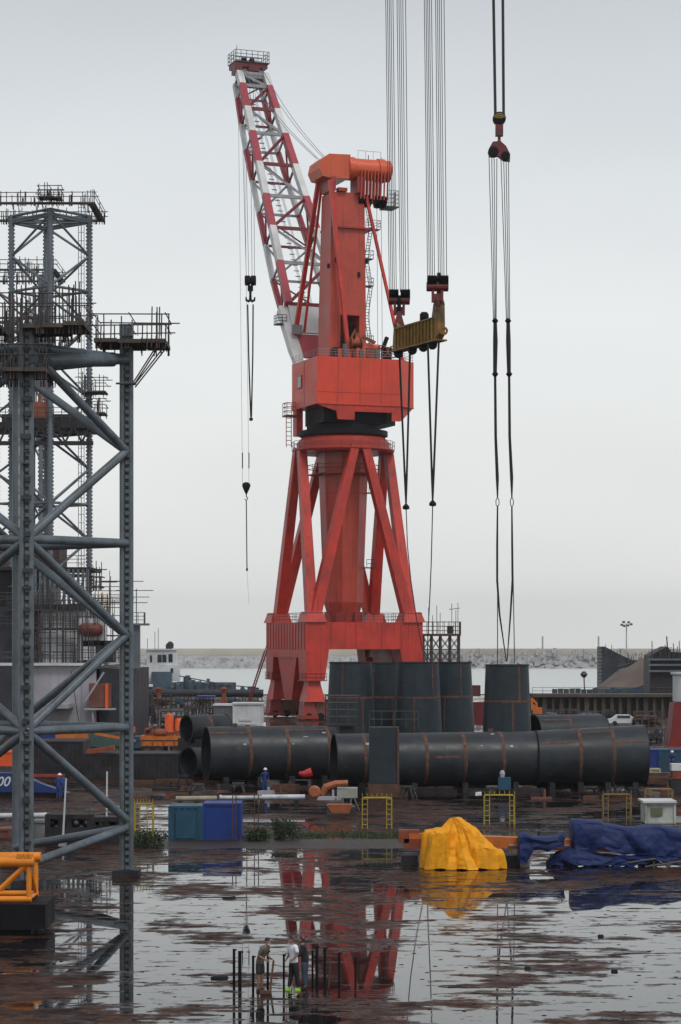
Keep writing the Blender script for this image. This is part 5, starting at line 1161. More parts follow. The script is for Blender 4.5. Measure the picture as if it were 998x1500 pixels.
# grilled black steel frames, white boxes and poles by the leg foot
def hatchframe(label, px0, px1, py0, py1, Y):
    x0, x1 = X(px0, Y), X(px1, Y); z1 = Z(py0, Y); t = thing('steel_frame', label, 'steel frame', ((x0 + x1) / 2, Y, 0), group='black steel frames')  # open steel frame stiffened with crossed plates
    m = MB(); w_ = (x1 - x0)
    m.box(((x0 + x1) / 2, Y, z1 - .12), (w_, 1.2, .25)); m.box(((x0 + x1) / 2, Y, .5), (w_, 1.2, 1.0))
    for f in (0, .33, .5, 1): m.box((x0 + w_ * f, Y, z1 / 2), (.3, 1.15, z1))
    m.build('outer_frame', DARKS, t); m = MB()
    for f in (.06, .4, .66): m.beam((x0 + w_ * f, Y, 1.0), (x0 + w_ * (f + .25), Y, z1 - .2), .35, .18); m.beam((x0 + w_ * (f + .25), Y, 1.0), (x0 + w_ * f, Y, z1 - .2), .35, .18)
    m.build('diagonal_plates', DARKS, t); m = MB(); m.rail([(x0, Y - .5, z1), (x1, Y - .5, z1)], .35, .025, 1, 1); m.build('top_rail', SCAF, t)
hatchframe('black steel frame with crossed plates near the white poles', 72, 133, 1192, 1240, 122.5)
hatchframe('black steel frame with crossed plates beside the toothed post', 138, 176, 1196, 1236, 124)
for lab, p0, p1, Y in (('thin white pole standing nearer the inner posts', (97, 1140), (92, 1236), 121), ('thin white pole standing near the toothed corner post', (157, 1130), (156, 1226), 124)):
    t = thing('white_pole', lab, 'pole', gnd(p1[0], p1[1]), group='thin white poles'); MB().tube([at(*p1, Y) , at(*p0, Y)], [.06, .045], 6).build('pole', WHP, t); q = at(*p1, Y); MB().box((q.x, q.y, q.z - .0), (.4, .4, .25)).build('foot', GWH, t)
crate('equipment_box', 'pale grey vented box between the inner posts and the black frame', 'box', 47, 72, 1202, 1240, 124, 1.5, mat('pale_grey_box', (.22, .22, .22), .7, var=.3, grime=.4))
crate('equipment_box', 'rusty brown box behind the orange lattice section', 'box', -10, 16, 1214, 1240, 127, 1.5, BROWN)
for lab, px0, px1, py, Y, m_ in (('white coated pipe on trestles beyond the blue containers', 322, 447, 1168, 150, SILV), ('cream pipe length lying behind the teal container', 258, 318, 1170, 150, mat('cream_pipe', (.35, .31, .24), .6, var=.4, grime=.5)), ('pale pipe bundle lying beyond the grey vented box', -5, 72, 1195, 140, SILV)):
    t = thing('pipe_length', lab, 'pipe', (X((px0 + px1) / 2, Y), Y, 0), group='pale pipes')
    z = Z(py, Y); MB().tube([(X(px0, Y), Y, z), (X(px1, Y), Y, z + .03)], .17, 12).build('pipe', m_, t, smooth=True)
    for f in (.1, .5, .9):
        x = X(px0, Y) * (1 - f) + X(px1, Y) * f; MB().box((x, Y, (z - .17) / 2), (.3, .5, max(.1, z - .17))).build('trestle', DARKS, t)

# blue and teal containers in front
t, c_, s_ = crate('storage_container', 'teal container with faded doors beside the dark blue one', 'container', 247, 297, 1181, 1230, 126, 2.4, CTE, 1, 'blue storage containers')
m = MB(); m.box((c_[0], c_[1] - 1.29, c_[2] - .1), (1.1, .05, 1.5)); m.build('door', CTE, t)
t, c_, s_ = crate('storage_container', 'dark blue plain container nearest the bushes', 'container', 297.6, 353, 1177, 1230, 126, 2.4, CBL, 0, 'blue storage containers')
m = MB(); rng = random.Random(21)
# yellow goalpost frames
def goal(label, px0, px1, py0, py1, m_=RYEL, spikes=True, double=True):
    Y = F * CH / (py1 - HZ); x0, x1 = X(px0, Y), X(px1, Y); z = Z(py0, Y)
    t = thing('railing_frame', label, 'railing', ((x0 + x1) / 2, Y, 0), group='tubular railing frames')
    m = MB(); dd = .55
    for y in (Y, Y + dd): m.tube([(x0, y, 0), (x0, y, z - .08), (x0 + .1, y, z), (x1 - .1, y, z), (x1, y, z - .08), (x1, y, 0)], .035, 6)
    m.build('outer_frame', m_, t); m = MB()
    for x in (x0, x1):
        s_ = .3 if x == x0 else -.3
        m.tube([(x + s_, Y, 0), (x + s_, Y, z)], .03, 6)
        k = .25
        while k < z: m.tube([(x, Y, k), (x + s_, Y, k)], .022, 5); k += .3
    m.build('rungs', m_, t)
    if spikes:
        m = MB(); n = 7
        for i in range(n): x = x0 + (x1 - x0) * i / (n - 1); m.tube([(x, Y, z), (x, Y, z + .28)], .022, 5)
        m.build('top_pins', m_, t)
    return t
goal('yellow railing frame standing right of the orange excavator bucket', 531, 574, 1169, 1214)
goal('yellow railing frame standing behind the yellow tarpaulin, below the lone shell', 710, 754, 1165, 1208)
FY = mat('faded_yellow_rail', (.22, .15, .05), .6, var=.4, grime=.4)
goal('faded yellow railing frame behind the big blue tarpaulin', 884, 925, 1164, 1204, FY)
goal('faded yellow railing frame beside the white booth', 946, 986, 1156, 1196, FY, False)
goal('yellow railing frame with leaning bars between the toothed post and the teal container', 197, 224, 1178, 1238)
for px in (340, 346, 372, 378):
    pass
t = thing('railing_frame', 'thin rusty railing frame in front of the bushes', 'railing', gnd(360, 1232), group='tubular railing frames')
m = MB()
for px in (341, 346, 373, 379): q = gnd(px, 1232); m.tube([q, q + Vector((0, 0, 2.6))], .03, 5)
q0, q1 = gnd(325, 1232), gnd(384, 1232); m.tube([q0 + Vector((0, 0, 2.55)), q1 + Vector((0, 0, 2.55))], .03, 5); m.build('rails', RUST, t)

# orange excavator pieces
Ye = 148.0
t = thing('excavator', 'faded orange excavator with drooping arm and grey cab in the middle yard', 'excavator', (X(490, Ye), Ye, 0))
OF = mat('faded_orange_paint', (.36, .11, .045), .55, var=.3, grime=.5)
m = MB(); m.tube([(X(472, Ye), Ye, Z(1164, Ye)), (X(478, Ye), Ye, Z(1153, Ye)), (X(492, Ye), Ye, Z(1148, Ye)), (X(510, Ye), Ye, Z(1147, Ye))], [.2, .26, .22, .2], 8); m.build('arm', OF, t)
MB().box(*bxp(494, 524, 1155, 1169, Ye, 1.6)).build('cab', mat('grey_cab', (.30, .30, .27), .6, var=.2, grime=.4), t)
m = MB(); m.lathe([(.3, -.3), (.42, -.2), (.42, .2), (.3, .3)], (X(461, Ye), Ye, Z(1160, Ye)), 12, 'y'); m.build('swivel_joint', OF, t)
m = MB(); c0 = at(499, 1184, 142); m.prism([(c0.x - .55, c0.y - .4), (c0.x + .55, c0.y - .4), (c0.x + .55, c0.y + .4), (c0.x - .55, c0.y + .4)], .3, .85, [(c0.x - .85, c0.y - .5), (c0.x + .75, c0.y - .5), (c0.x + .75, c0.y + .5), (c0.x - .85, c0.y + .5)]); m.build('bucket', OF, t)
m = MB()
for a, b in (((492, 1170), (494, 1190)), ((503, 1169), (501, 1191)), ((519, 1169), (527, 1188)), ((515, 1169), (512, 1186))): m.tube([at(*a, 144), at(*b, 143)], .06, 6)
m.box((X(500, 145), 145, .25), (1.8, 1.6, .5)); m.build('support_legs', SCAF, t)
single(MB().tube([at(438, 1133, 160), at(446, 1134, 160), at(450, 1133, 160), at(457, 1131, 160)], [.12, .25, .3, .34], 10), 'fire_extinguisher', mat('bright_red', (.5, .03, .03), .4), 'small bright red cylinder lying before the big pipes', 'cylinder', at(447, 1134, 160))
t = thing('field_welder', 'blue welding set on a small trolley under the longest pipe', 'welding set', (X(739, 162), 162, 0))
MB().box((X(739, 162), 162, .9), (.9, .6, .9)).build('body', CTE, t); MB().lathe([(.15, .0), (.2, .3), (.1, .5)], (X(736, 162), 162, 1.35), 8).build('gas_bottle', GWH, t); MB().box((X(739, 162), 162, .2), (1.1, .7, .4)).build('trolley', BLK, t)

# right side things
crate('shipping_container', 'bright blue container end beside the fat pipe', 'container', 946, 966, 1098, 1132, 186, 2.5, CBL, 0, 'containers')
crate('shipping_container', 'teal blue container behind the worker at the right edge', 'container', 967, 1030, 1098, 1132, 190, 2.5, CTE, 0, 'containers')
crate('equipment_box', 'cream square box on a pallet before the bright blue container', 'box', 952, 968, 1126, 1138, 176, 1, mat('cream_box', (.42, .40, .28), .6))
single(MB().box((X(955, 175), 175, .35), (2.4, 1.4, .5)).box((X(955, 175), 174.4, .8), (2.0, .1, .3)), 'pallet', RUST, 'dark pallet under the cream box', 'pallet', (X(955, 175), 175, 0))
t, c_, s_ = crate('ticket_booth', 'small white booth with shuttered window behind the blue tarpaulin', 'booth', 945, 990, 1177, 1206, 137, 2, mat('grubby_white', (.42, .43, .40), .6, var=.2, scale=1.5, grime=.6, streak=.5))
MB().box((X(962, 137), c_[1] - 1.04, c_[2] + .1), (.7, .06, .5)).build('window', mat('shutter_green', (.12, .13, .08), .6), t); MB().prism([(X(942, 137), 136.8), (X(991, 137), 136.8), (X(991, 137), 139.3), (X(942, 137), 139.3)], Z(1176, 137), Z(1176, 137) + .12).build('roof', WHP, t)
t = thing('harbour_pedestal', 'dark red crane base column with white top at the right edge', 'crane base', (X(990, 205), 205, 0)); Yx = 205
MB().prism([(X(980, Yx), Yx), (X(1030, Yx), Yx), (X(1030, Yx), Yx + 3), (X(980, Yx), Yx + 3)], 1.4, Z(1030, Yx), [(X(988, Yx), Yx), (X(1030, Yx), Yx), (X(1030, Yx), Yx + 3), (X(988, Yx), Yx + 3)]).build('column', MAR2, t)
m = MB(); m.prism([(X(970, Yx), Yx - .4), (X(1030, Yx), Yx - .4), (X(1030, Yx), Yx + 3.4), (X(970, Yx), Yx + 3.4)], 0, 1.6, [(X(980, Yx), Yx), (X(1030, Yx), Yx), (X(1030, Yx), Yx + 3), (X(980, Yx), Yx + 3)]); m.build('foot', MAR2, t)
MB().lathe([(1.3, Z(1028, Yx)), (1.3, Z(990, Yx)), (1.5, Z(988, Yx)), (1.5, Z(985, Yx))], (X(1010, Yx), Yx + 1.5, 0), 20).build('top_cylinder', WHP, t, smooth=True)
t = thing('dump_bin', 'white and orange striped bin cut by the right edge of the yard', 'bin', (X(992, 165), 165, 0)); MB().box((X(996, 165), 165.5, 1.9), (1.2, 1, .5)).build('upper', WHP, t); MB().box((X(998, 165), 165.5, 1.35), (1.2, .9, .6)).build('middle', HORG, t); MB().box((X(996, 165), 165.5, .5), (1.3, 1, 1.0)).build('base', DARKS, t)
crate('shipping_container', 'dark maroon container between the touching shells and the lone shell', 'container', 686, 712, 1029, 1062, 250, 3, MAR, 1, 'containers')
crate('shipping_container', 'small dull red container on the quay left of the lone shell', 'container', 687, 704, 1004, 1020, 420, 3, MAR, 0, 'containers')
for lab, px, py, Y in (('white parked car before the jetty wall behind the fat pipe', 915, 1056, 300),):
    t = thing('parked_car', lab, 'car', (X(px, Y), Y, 0)); x = X(px, Y)
    m = MB(); m.plate([(x - 2.1, Y, .35), (x + 2.1, Y, .35), (x + 2.1, Y, .85), (x + 1.4, Y, 1.0), (x + .7, Y, 1.45), (x - .9, Y, 1.45), (x - 1.6, Y, .95), (x - 2.1, Y, .85)][::-1], 1.7, (0, 1, 0)); m.build('body', WHP, t)
    MB().box((x - .1, Y - .02, 1.18), (1.7, .06, .34)).build('window', GLASS, t)
    for q in (-1.3, 1.3): MB().lathe([(.2, -.1), (.32, -.08), (.32, .08), (.2, .1)], (x + q, Y, .32), 14, 'y').build('wheel', TYRE, t)

# low debris, timbers and trestles between the pipes and the yellow frames: each one its own thing
rng = random.Random(77)
DBM = [DARKS, RUST, DARKS, SCAF, BLK, RUST, GWH, BROWN]
deb_lab = {'timber_baulk': 'dark timber baulk', 'steel_offcut': 'rusty steel offcut', 'pipe_stand': 'low black pipe stand'}
spots = []
for i in range(60):
    px = rng.uniform(200, 990); py = rng.uniform(1146, 1172); spots.append((px, py))
def near_what(px):
    for hi, s in ((260, 'before the black blocks'), (330, 'beyond the teal container'), (440, 'near the worker by the open pipe'), (530, 'near the orange excavator'), (620, 'under the left part of the longest pipe'), (700, 'under the middle of the longest pipe'), (790, 'under the right part of the longest pipe'), (950, 'before the fat pipe'), (2000, 'near the right edge')):
        if px < hi: return s
for i, (px, py) in enumerate(spots):
    p = gnd(px, py); k = i % 3; m = MB()
    if k == 0: l_ = rng.uniform(1.0, 3.2); m.box((p.x, p.y, .13), (l_, .25, .26), rng.uniform(-.2, .2)); m.box((p.x + .1, p.y + .5, .13), (l_ * .8, .22, .24), rng.uniform(-.1, .1)); nm = 'timber_baulk'; mm_ = rng.choice([DARKS, RUST])
    elif k == 1: l_ = rng.uniform(.4, 1.1); m.prism([(p.x - l_, p.y - .2), (p.x + l_ * .7, p.y - .3), (p.x + l_, p.y + .2), (p.x - l_ * .6, p.y + .3)], 0, rng.uniform(.12, .5)); m.box((p.x + l_ * .3, p.y, .35), (.15, .3, .7)); nm = 'steel_offcut'; mm_ = rng.choice(DBM)
    else:
        h_ = rng.uniform(.4, .9)
        for s_ in (-1, 1): m.beam((p.x + s_ * .45, p.y - .2, 0), (p.x + s_ * .2, p.y, h_), .12, .12); m.beam((p.x + s_ * .45, p.y + .3, 0), (p.x + s_ * .2, p.y, h_), .12, .12)
        m.box((p.x, p.y, h_), (.9, .2, .15)); nm = 'pipe_stand'; mm_ = rng.choice([DARKS, SCAF])
    single(m, nm, mm_, deb_lab[nm] + ' on the wet ground ' + near_what(px), nm.split('_')[-1], p, nm.replace('_', ' ') + ' ' + near_what(px))

# kerb-like raised strip with grass
g = MB(); rows = 60
for i in range(rows + 1):
    px = 150 + 900 * i / rows; n_ = noise.noise(Vector((i * .35, 0, 0)))
    for py in (1243 + n_ * 3, 1236 + n_ * 2, 1229 - n_ * 3): q = gnd(px, py); g.v.append((q.x, q.y, .05 if py == 1236 + n_ * 2 else .003))
for i in range(rows):
    for j in range(2): a = i * 3 + j; g.f.append((a, a + 3, a + 4, a + 1))
SILT = mat('silt_strip', (.022, .014, .011), .5, var=.8, scale=2.5, bump=.08, rust=.2, rustcol=(.05,.045,.04))
struct(g.build('silt_bank', SILT))
g = MB(); rng = random.Random(12)
for i in range(2600):
    px = rng.choice([rng.uniform(378, 480), rng.uniform(425, 600), rng.uniform(440, 585), rng.uniform(220, 330), rng.uniform(585, 640)]); py = rng.gauss(1224, 3.0)
    q = gnd(px, py); h_ = rng.uniform(.03, .13); a = rng.uniform(0, 3.14); dx_, dy_ = .03 * math.cos(a), .03 * math.sin(a); lx, ly = rng.uniform(-.08, .08), rng.uniform(-.08, .08)
    g.add([(q.x - dx_, q.y - dy_, 0), (q.x + dx_, q.y + dy_, 0), (q.x + lx, q.y + ly, h_)], [(0, 1, 2)])
o = g.build('grass', GRASS); struct(o, 'stuff')
def bush(label, px, py, w_, h_, seed):
    rng = random.Random(seed); p = gnd(px, py); t = thing('bush', label, 'bush', p, group='dark bushes'); m = MB()
    cl = [(p.x + rng.gauss(0, w_ * .27), p.y + rng.gauss(0, w_ * .25), h_ * rng.uniform(.15, .8)) for _ in range(26)]
    for c in cl:
        m2 = rng.uniform(.12, .25)
        for k in range(60):
            q = Vector(c) + Vector((rng.gauss(0, m2), rng.gauss(0, m2), rng.gauss(0, m2))); q.z = max(.02, q.z)
            a = Vector((rng.uniform(-1, 1), rng.uniform(-1, 1), rng.uniform(-.3, 1))).normalized() * rng.uniform(.05, .1); b = a.cross(Vector((rng.uniform(-1, 1), rng.uniform(-1, 1), 0))).normalized() * .03
            m.add([q - a, q + b, q + a, q - b], [(0, 1, 2, 3)])
    m.build('foliage', LEAF, t); m = MB()
    for k in range(9): m.tube([p, p + Vector((rng.gauss(0, w_ * .25), rng.gauss(0, w_ * .2), h_ * rng.uniform(.5, .95)))], [.03, .01], 4)
    m.build('stem', RUST, t)
bush('small dark green bush beside the blue container', 377, 1232, 0.9, .62, 1)
bush('taller dark green bush on the silt strip', 416, 1230, 1.1, 1.2, 2)
bush('low scrub at the foot of the yellow frame near the toothed post', 212, 1240, 1.6, .8, 3)

# small blocks standing in the puddles
rng = random.Random(31)
for i, (px, py, lab) in enumerate(((322, 1433, 'small black block in the puddle left of the standing men'), (336, 1316, 'small dark plank in the puddle below the blue container'), (880, 1372, 'small dark stone in the puddle at lower right'), (773, 1419, 'small dark stone in the middle right puddle'), (900, 1423, 'small dark stone farthest right in the puddles'))):
    p = gnd(px, py); l_ = .12 if i > 1 else .3
    m = MB().prism([(p.x - l_, p.y - .12), (p.x + l_ * .9, p.y - .15), (p.x + l_, p.y + .12), (p.x - l_ * .8, p.y + .15)], 0, .07, [(p.x - l_ * .9, p.y - .1), (p.x + l_ * .8, p.y - .1), (p.x + l_ * .85, p.y + .1), (p.x - l_ * .7, p.y + .1)])
    single(m, 'stone_block' if i != 1 else 'plank', BLK, lab, 'block' if i != 1 else 'plank', p)

# ================================================================== TARPAULINS AND THE GIRDER UNDER THEM
Yo = 111.5
t = thing('orange_girder', 'long low orange boom girder lying under the yellow and blue tarpaulins', 'girder', (X(700, Yo), Yo, 0))
m = MB(); m.beam((X(592, Yo), Yo + .4, Z(1229, Yo)), (X(1040, Yo), Yo + .4, Z(1243, Yo) - .1), .7, .55); m.build('girder_body', OEQ, t)
m = MB(); m.box((X(592, Yo), Yo + .4, Z(1226, Yo)), (.5, .9, .6)); m.box((X(600, Yo), Yo + .4, Z(1219, Yo)), (1.0, .5, .2)); m.box((X(614, Yo), Yo + .3, Z(1236, Yo)), (1.5, .7, .5)); m.build('end_head', HORG, t)
m = MB()
for px in (600, 640, 750, 820, 880, 950): m.box((X(px, Yo), Yo + .4, .25), (.8, 1.2, .5))
m.build_each('support_block', DARKS, t)
m = MB(); m.box((X(790, Yo), Yo - .02, Z(1238, Yo)), (3.0, .1, .08)); m.build('rail_strip', GWH, t)
def cone_tarp():
    p = gnd(678, 1275); t_ = MB(); n, rws = 260, 46
    pk = Vector((X(664, 110), p.y + 1.2, 2.45))
    for j in range(rws + 1):
        f = j / rws
        for i in range(n):
            a = i * math.tau / n; ca, sa = math.cos(a), math.sin(a)
            k = 1 / (abs(ca) ** 3.2 + abs(sa) ** 3.2) ** (1 / 3.2)
            bx_ = p.x + 1.95 * ca * k + .06 * math.sin(i * .55); by_ = pk.y + 1.15 * sa * k
            # shoulders: cloth passes over the girder and a machine beneath
            sh_ = .5 + .5 * ca
            zf = 2.45 * (1 - f ** (.85 + .3 * sh_)) 
            if ca > .35: zf = max(zf, min(1.15 - .2 * f, 2.45) * (1 - max(0, (f - .82) / .18) ** 1.5))
            if ca < -.35: zf = max(zf, (2.0 - .3 * f) * (1 - max(0, (f - .84) / .16) ** 1.3))
            g_ = f ** .8
            if ca < -.35 or ca > .35: g_ = f ** .55
            def ridge(q): return 1 - 2 * abs((q / math.tau) % 1 - .5) * 2
            wob = .8 * noise.noise(Vector((ca * 1.5, sa * 1.5, f * 2))) + f * .25
            fold = (.15 * ridge(a * 7 + wob * 3) + .09 * ridge(a * 13 + 2 + wob * 5) + .05 * ridge(a * 23 + wob * 6)) * (f ** .7) * (1.0 if sa < 0 else .4)
            fold += .10 * noise.noise(Vector((a * 2.4, f * 5, 1))) + .05 * noise.noise(Vector((a * 7, f * 14, 3)))
            x = pk.x + (bx_ - pk.x) * g_ + ca * fold; y = pk.y + (by_ - pk.y) * g_ + sa * fold
            z = zf + .10 * noise.noise(Vector((x * 1.6, y * 1.6, f * 3))) + .05 * noise.noise(Vector((x * 5, y * 5, 7)))
            if j == rws: z = .03 + .05 * math.sin(i * .3)
            t_.v.append((x, y, max(.02, z)))
    for j in range(rws):
        for i in range(n): t_.f.append((j * n + i, j * n + (i + 1) % n, (j + 1) * n + (i + 1) % n, (j + 1) * n + i))
    t_.f.append(tuple(range(n))[::-1])
    single(t_, 'tarpaulin', TYEL, 'bright yellow tarpaulin draped to a peak over machinery', 'tarpaulin', (p.x, p.y, 0), 'tarpaulins', True)
cone_tarp()
def long_tarp(label, px0, px1, Y, tops, hems, depth, seed, name='tarpaulin'):
    """cloth over a long load; tops/hems are (px, py) polylines"""
    def itp(P, x):
        for (a, b), (c, d) in zip(P, P[1:]):
            if a <= x <= c: return b + (d - b) * (x - a) / (c - a)
        return P[0][1] if x < P[0][0] else P[-1][1]
    m = MB(); nx = 260; prof = [(-1.0, 0), (-1.03, .25), (-1.0, .5), (-.97, .75), (-.88, .93), (-.6, 1.0), (0, 1.03), (.6, 1.0), (.88, .93), (1.0, .7), (1.0, 0)]
    fine = []
    for (a, b), (c, d) in zip(prof, prof[1:]):
        for k in range(7): fine.append((a + (c - a) * k / 7, b + (d - b) * k / 7))
    fine.append(prof[-1]); nf = len(fine)
    for i in range(nx + 1):
        px = px0 + (px1 - px0) * i / nx; zt_ = Z(itp(tops, px), Y); zh = max(.03, Z(itp(hems, px), Y)); x = X(px, Y)
        e = min(1, i / 5, (nx - i) / 5) ** .5
        for k, (dd, hh) in enumerate(fine):
            z = zh + (zt_ - zh) * hh; f = 1 - hh
            def ridge(q): return 1 - 2 * abs((q / math.tau) % 1 - .5) * 2
            wv = 2.5 * noise.noise(Vector((px * .03, hh * 1.5, seed)))
            w1 = (.07 * ridge(px * .10 + hh * 2.2 + seed + wv) + .05 * ridge(px * .19 - hh * 3.5 + wv * 2)) * (1 - .5 * hh) + .20 * noise.noise(Vector((px * .03, hh * 1.3, seed))) + .03 * noise.noise(Vector((px * .12, hh * 6, seed + 3)))
            swag = .05 * ridge(hh * 5 + px * .06 + 2 * wv) * (.06 < hh < .93)
            y = Y + dd * depth * (.4 + .6 * e) - w1 * (1 if dd < 0 else 0) * (.35 + f) - swag * (dd < 0)
            m.v.append((x + .06 * noise.noise(Vector((px * .05, hh * 2, seed))), y, z + .03 * noise.noise(Vector((px * .05, k * .1, seed + 5))) + .04 * math.sin(px * .3 + seed) * (hh < .02)))
    for i in range(nx):
        for k in range(nf - 1): a = i * nf + k; m.f.append((a, a + nf, a + nf + 1, a + 1))
    m.f.append(tuple(range(nf))); m.f.append(tuple(nx * nf + k for k in range(nf))[::-1])
    single(m, name, TBLU, label, 'tarpaulin', (X(px0, Y), Y, 0), 'tarpaulins', True)
long_tarp('large dark blue tarpaulin over a long load at the right edge', 835, 1030, 112.0, [(835, 1206), (838, 1200), (878, 1202), (884, 1206), (920, 1212), (960, 1208), (985, 1212), (1000, 1216), (1030, 1216)], [(835, 1246), (850, 1243), (885, 1240), (900, 1248), (940, 1250), (998, 1253), (1030, 1253)], 1.1, 1.7)
long_tarp('hanging lower flap of blue tarpaulin beneath the large one', 800, 1030, 111.2, [(800, 1262), (815, 1248), (835, 1242), (860, 1244), (880, 1251), (925, 1254), (960, 1252), (1030, 1256)], [(800, 1273), (830, 1274), (860, 1270), (890, 1272), (925, 1268), (950, 1262), (998, 1266), (1030, 1266)], .35, 4.1)
long_tarp('small crumpled blue tarpaulin between the yellow and the large blue one', 759, 826, 111.0, [(759, 1222), (768, 1219), (780, 1225), (800, 1226), (815, 1224), (822, 1219), (826, 1222)], [(759, 1262), (770, 1264), (780, 1242), (800, 1245), (815, 1240), (826, 1236)], .75, 2.9)
m = MB()
for (a, b) in (((958, 1262), (958, 1275)), ((953, 1268), (985, 1266)), ((945, 1270), (998, 1262)), ((920, 1264), (960, 1258)), ((965, 1262), (985, 1272))): m.tube([at(*a, 110), at(*b, 110)], .06, 6)
single(m, 'scrap_tubes', SCAF, 'bundle of dark tubes in front of the large blue tarpaulin', 'tubes', gnd(960, 1272))

# ================================================================== FOREGROUND ORANGE LATTICE ON BLACK BLOCK
Yn = 84.5; x1 = X(67, Yn)
t = thing('black_block', 'big black plinth block in the lower left corner under the orange lattice', 'block', (x1 - 2.5, Yn + 1.4, 0))
MB().box((x1 - 3.2, Yn + 1.4, .72), (6.4, 2.8, .95)).build('upper_block', BLK, t); MB().box((x1 - 3.5, Yn + 1.5, .13), (5.8, 2.4, .25)).build('lower_block', BLK, t)
t = thing('lattice_section', 'bright orange lattice crane section resting on the black block', 'lattice section', (X(20, 85.5), 85.7, 1.2))
xa, xb = X(-120, 85), X(47, 85); zt_, zb_ = Z(1262, 85), 1.35
for y in (84.9, 86.8):
    MB().tube([(xa, y, zt_), (xb + .1, y, zt_)], .19, 12).build('top_chord', OLAT, t, smooth=True); MB().tube([(xa, y, zb_), (xb, y, zb_)], .12, 10).build('bottom_chord', OLAT, t, smooth=True)
    MB().tube([(xb - .1, y, zt_), (xb - .1, y, zb_)], .1, 8).build('end_post', OLAT, t, smooth=True)
    for k in range(4): MB().tube([(xb - .1 - k * 1.5, y, zt_), (xb - 1.6 - k * 1.5, y, zb_)] if k % 2 == 0 else [(xb - .1 - k * 1.5, y, zb_), (xb - 1.6 - k * 1.5, y, zt_)], .085, 8).build('diagonal_tube', OLAT, t, smooth=True)
for k in range(4):
    x = xb - .1 - k * 1.5
    MB().tube([(x, 84.9, zb_ if k % 2 else zt_ - .1), (x, 86.8, zb_ if not k % 2 else zt_ - .1)], .07, 8).build('cross_tube', OLAT, t, smooth=True); MB().tube([(x, 84.9, zb_), (x, 86.8, zb_)], .07, 8).build('cross_tube', OLAT, t, smooth=True)
m = MB()
for px in (28, 33, 40, 46): m.box((X(px, 85), 84.9, zt_ + .22), (.12, .3, .16))
m.build_each('pin_lug', OLAT, t)

# ================================================================== POSTS AROUND THE MEN
for i, (px, py, pt_, r_) in enumerate(((343, 1446, 1390, .055), (351.5, 1449, 1393, .07), (371, 1450, 1400, .05), (392.5, 1447, 1392, .05), (416, 1447, 1398, .045), (458, 1446, 1392, .04), (464.5, 1448, 1385, .06), (476, 1449, 1388, .06), (481.5, 1446, 1405, .04), (497, 1446, 1395, .05), (521, 1445, 1402, .045))):
    p = gnd(px, py); h_ = (py - pt_) / F * p.y
    ref = ['leftmost of the black steel posts near the men', 'second thick black post from the left near the men', 'black post just left of the man in shorts', 'black post just right of the man in shorts', 'black post midway between man in shorts and man in white', 'thin black post touching the man in jeans', 'tallest black post right of the man in jeans', 'black post second right of the man in jeans', 'leaning thin brown post right of the man in jeans', 'black post standing second from the right end', 'last black post at the right end of the row'][i]
    m = MB(); m.tube([p, p + Vector(((.06 if i == 8 else 0.0), 0, h_))], r_ * .8, 8); m.box((p.x + r_ * .4, p.y, h_ - .03), (r_ * 2.4, r_ * 1.5, .04)); single(m, 'steel_post', BLK if i != 8 else RUST, ref, 'post', p, 'steel posts in the puddle')

# ================================================================== PEOPLE
def skin_mesh(pts, edges, root=0, levels=2):
    me = bpy.data.meshes.new('tmp'); me.from_pydata([p[:3] for p in pts], edges, []); o = bpy.data.objects.new('tmp', me); C.objects.link(o)
    sk = o.modifiers.new('s', 'SKIN'); sk.use_smooth_shade = True
    if not me.skin_vertices: 
        bpy.context.view_layer.objects.active = o
    for i, p in enumerate(pts): me.skin_vertices[0].data[i].radius = (p[3], p[4] if len(p) > 4 else p[3]); me.skin_vertices[0].data[i].use_root = (i == root)
    ss = o.modifiers.new('u', 'SUBSURF'); ss.levels = levels; ss.render_levels = levels
    bpy.context.view_layer.update(); r = bpy.data.meshes.new_from_object(o.evaluated_get(bpy.context.evaluated_depsgraph_get())); bpy.data.objects.remove(o)
    vs = [tuple(v.co) for v in r.vertices]; fs = [tuple(p.vertices) for p in r.polygons]; bpy.data.meshes.remove(r); return vs, fs
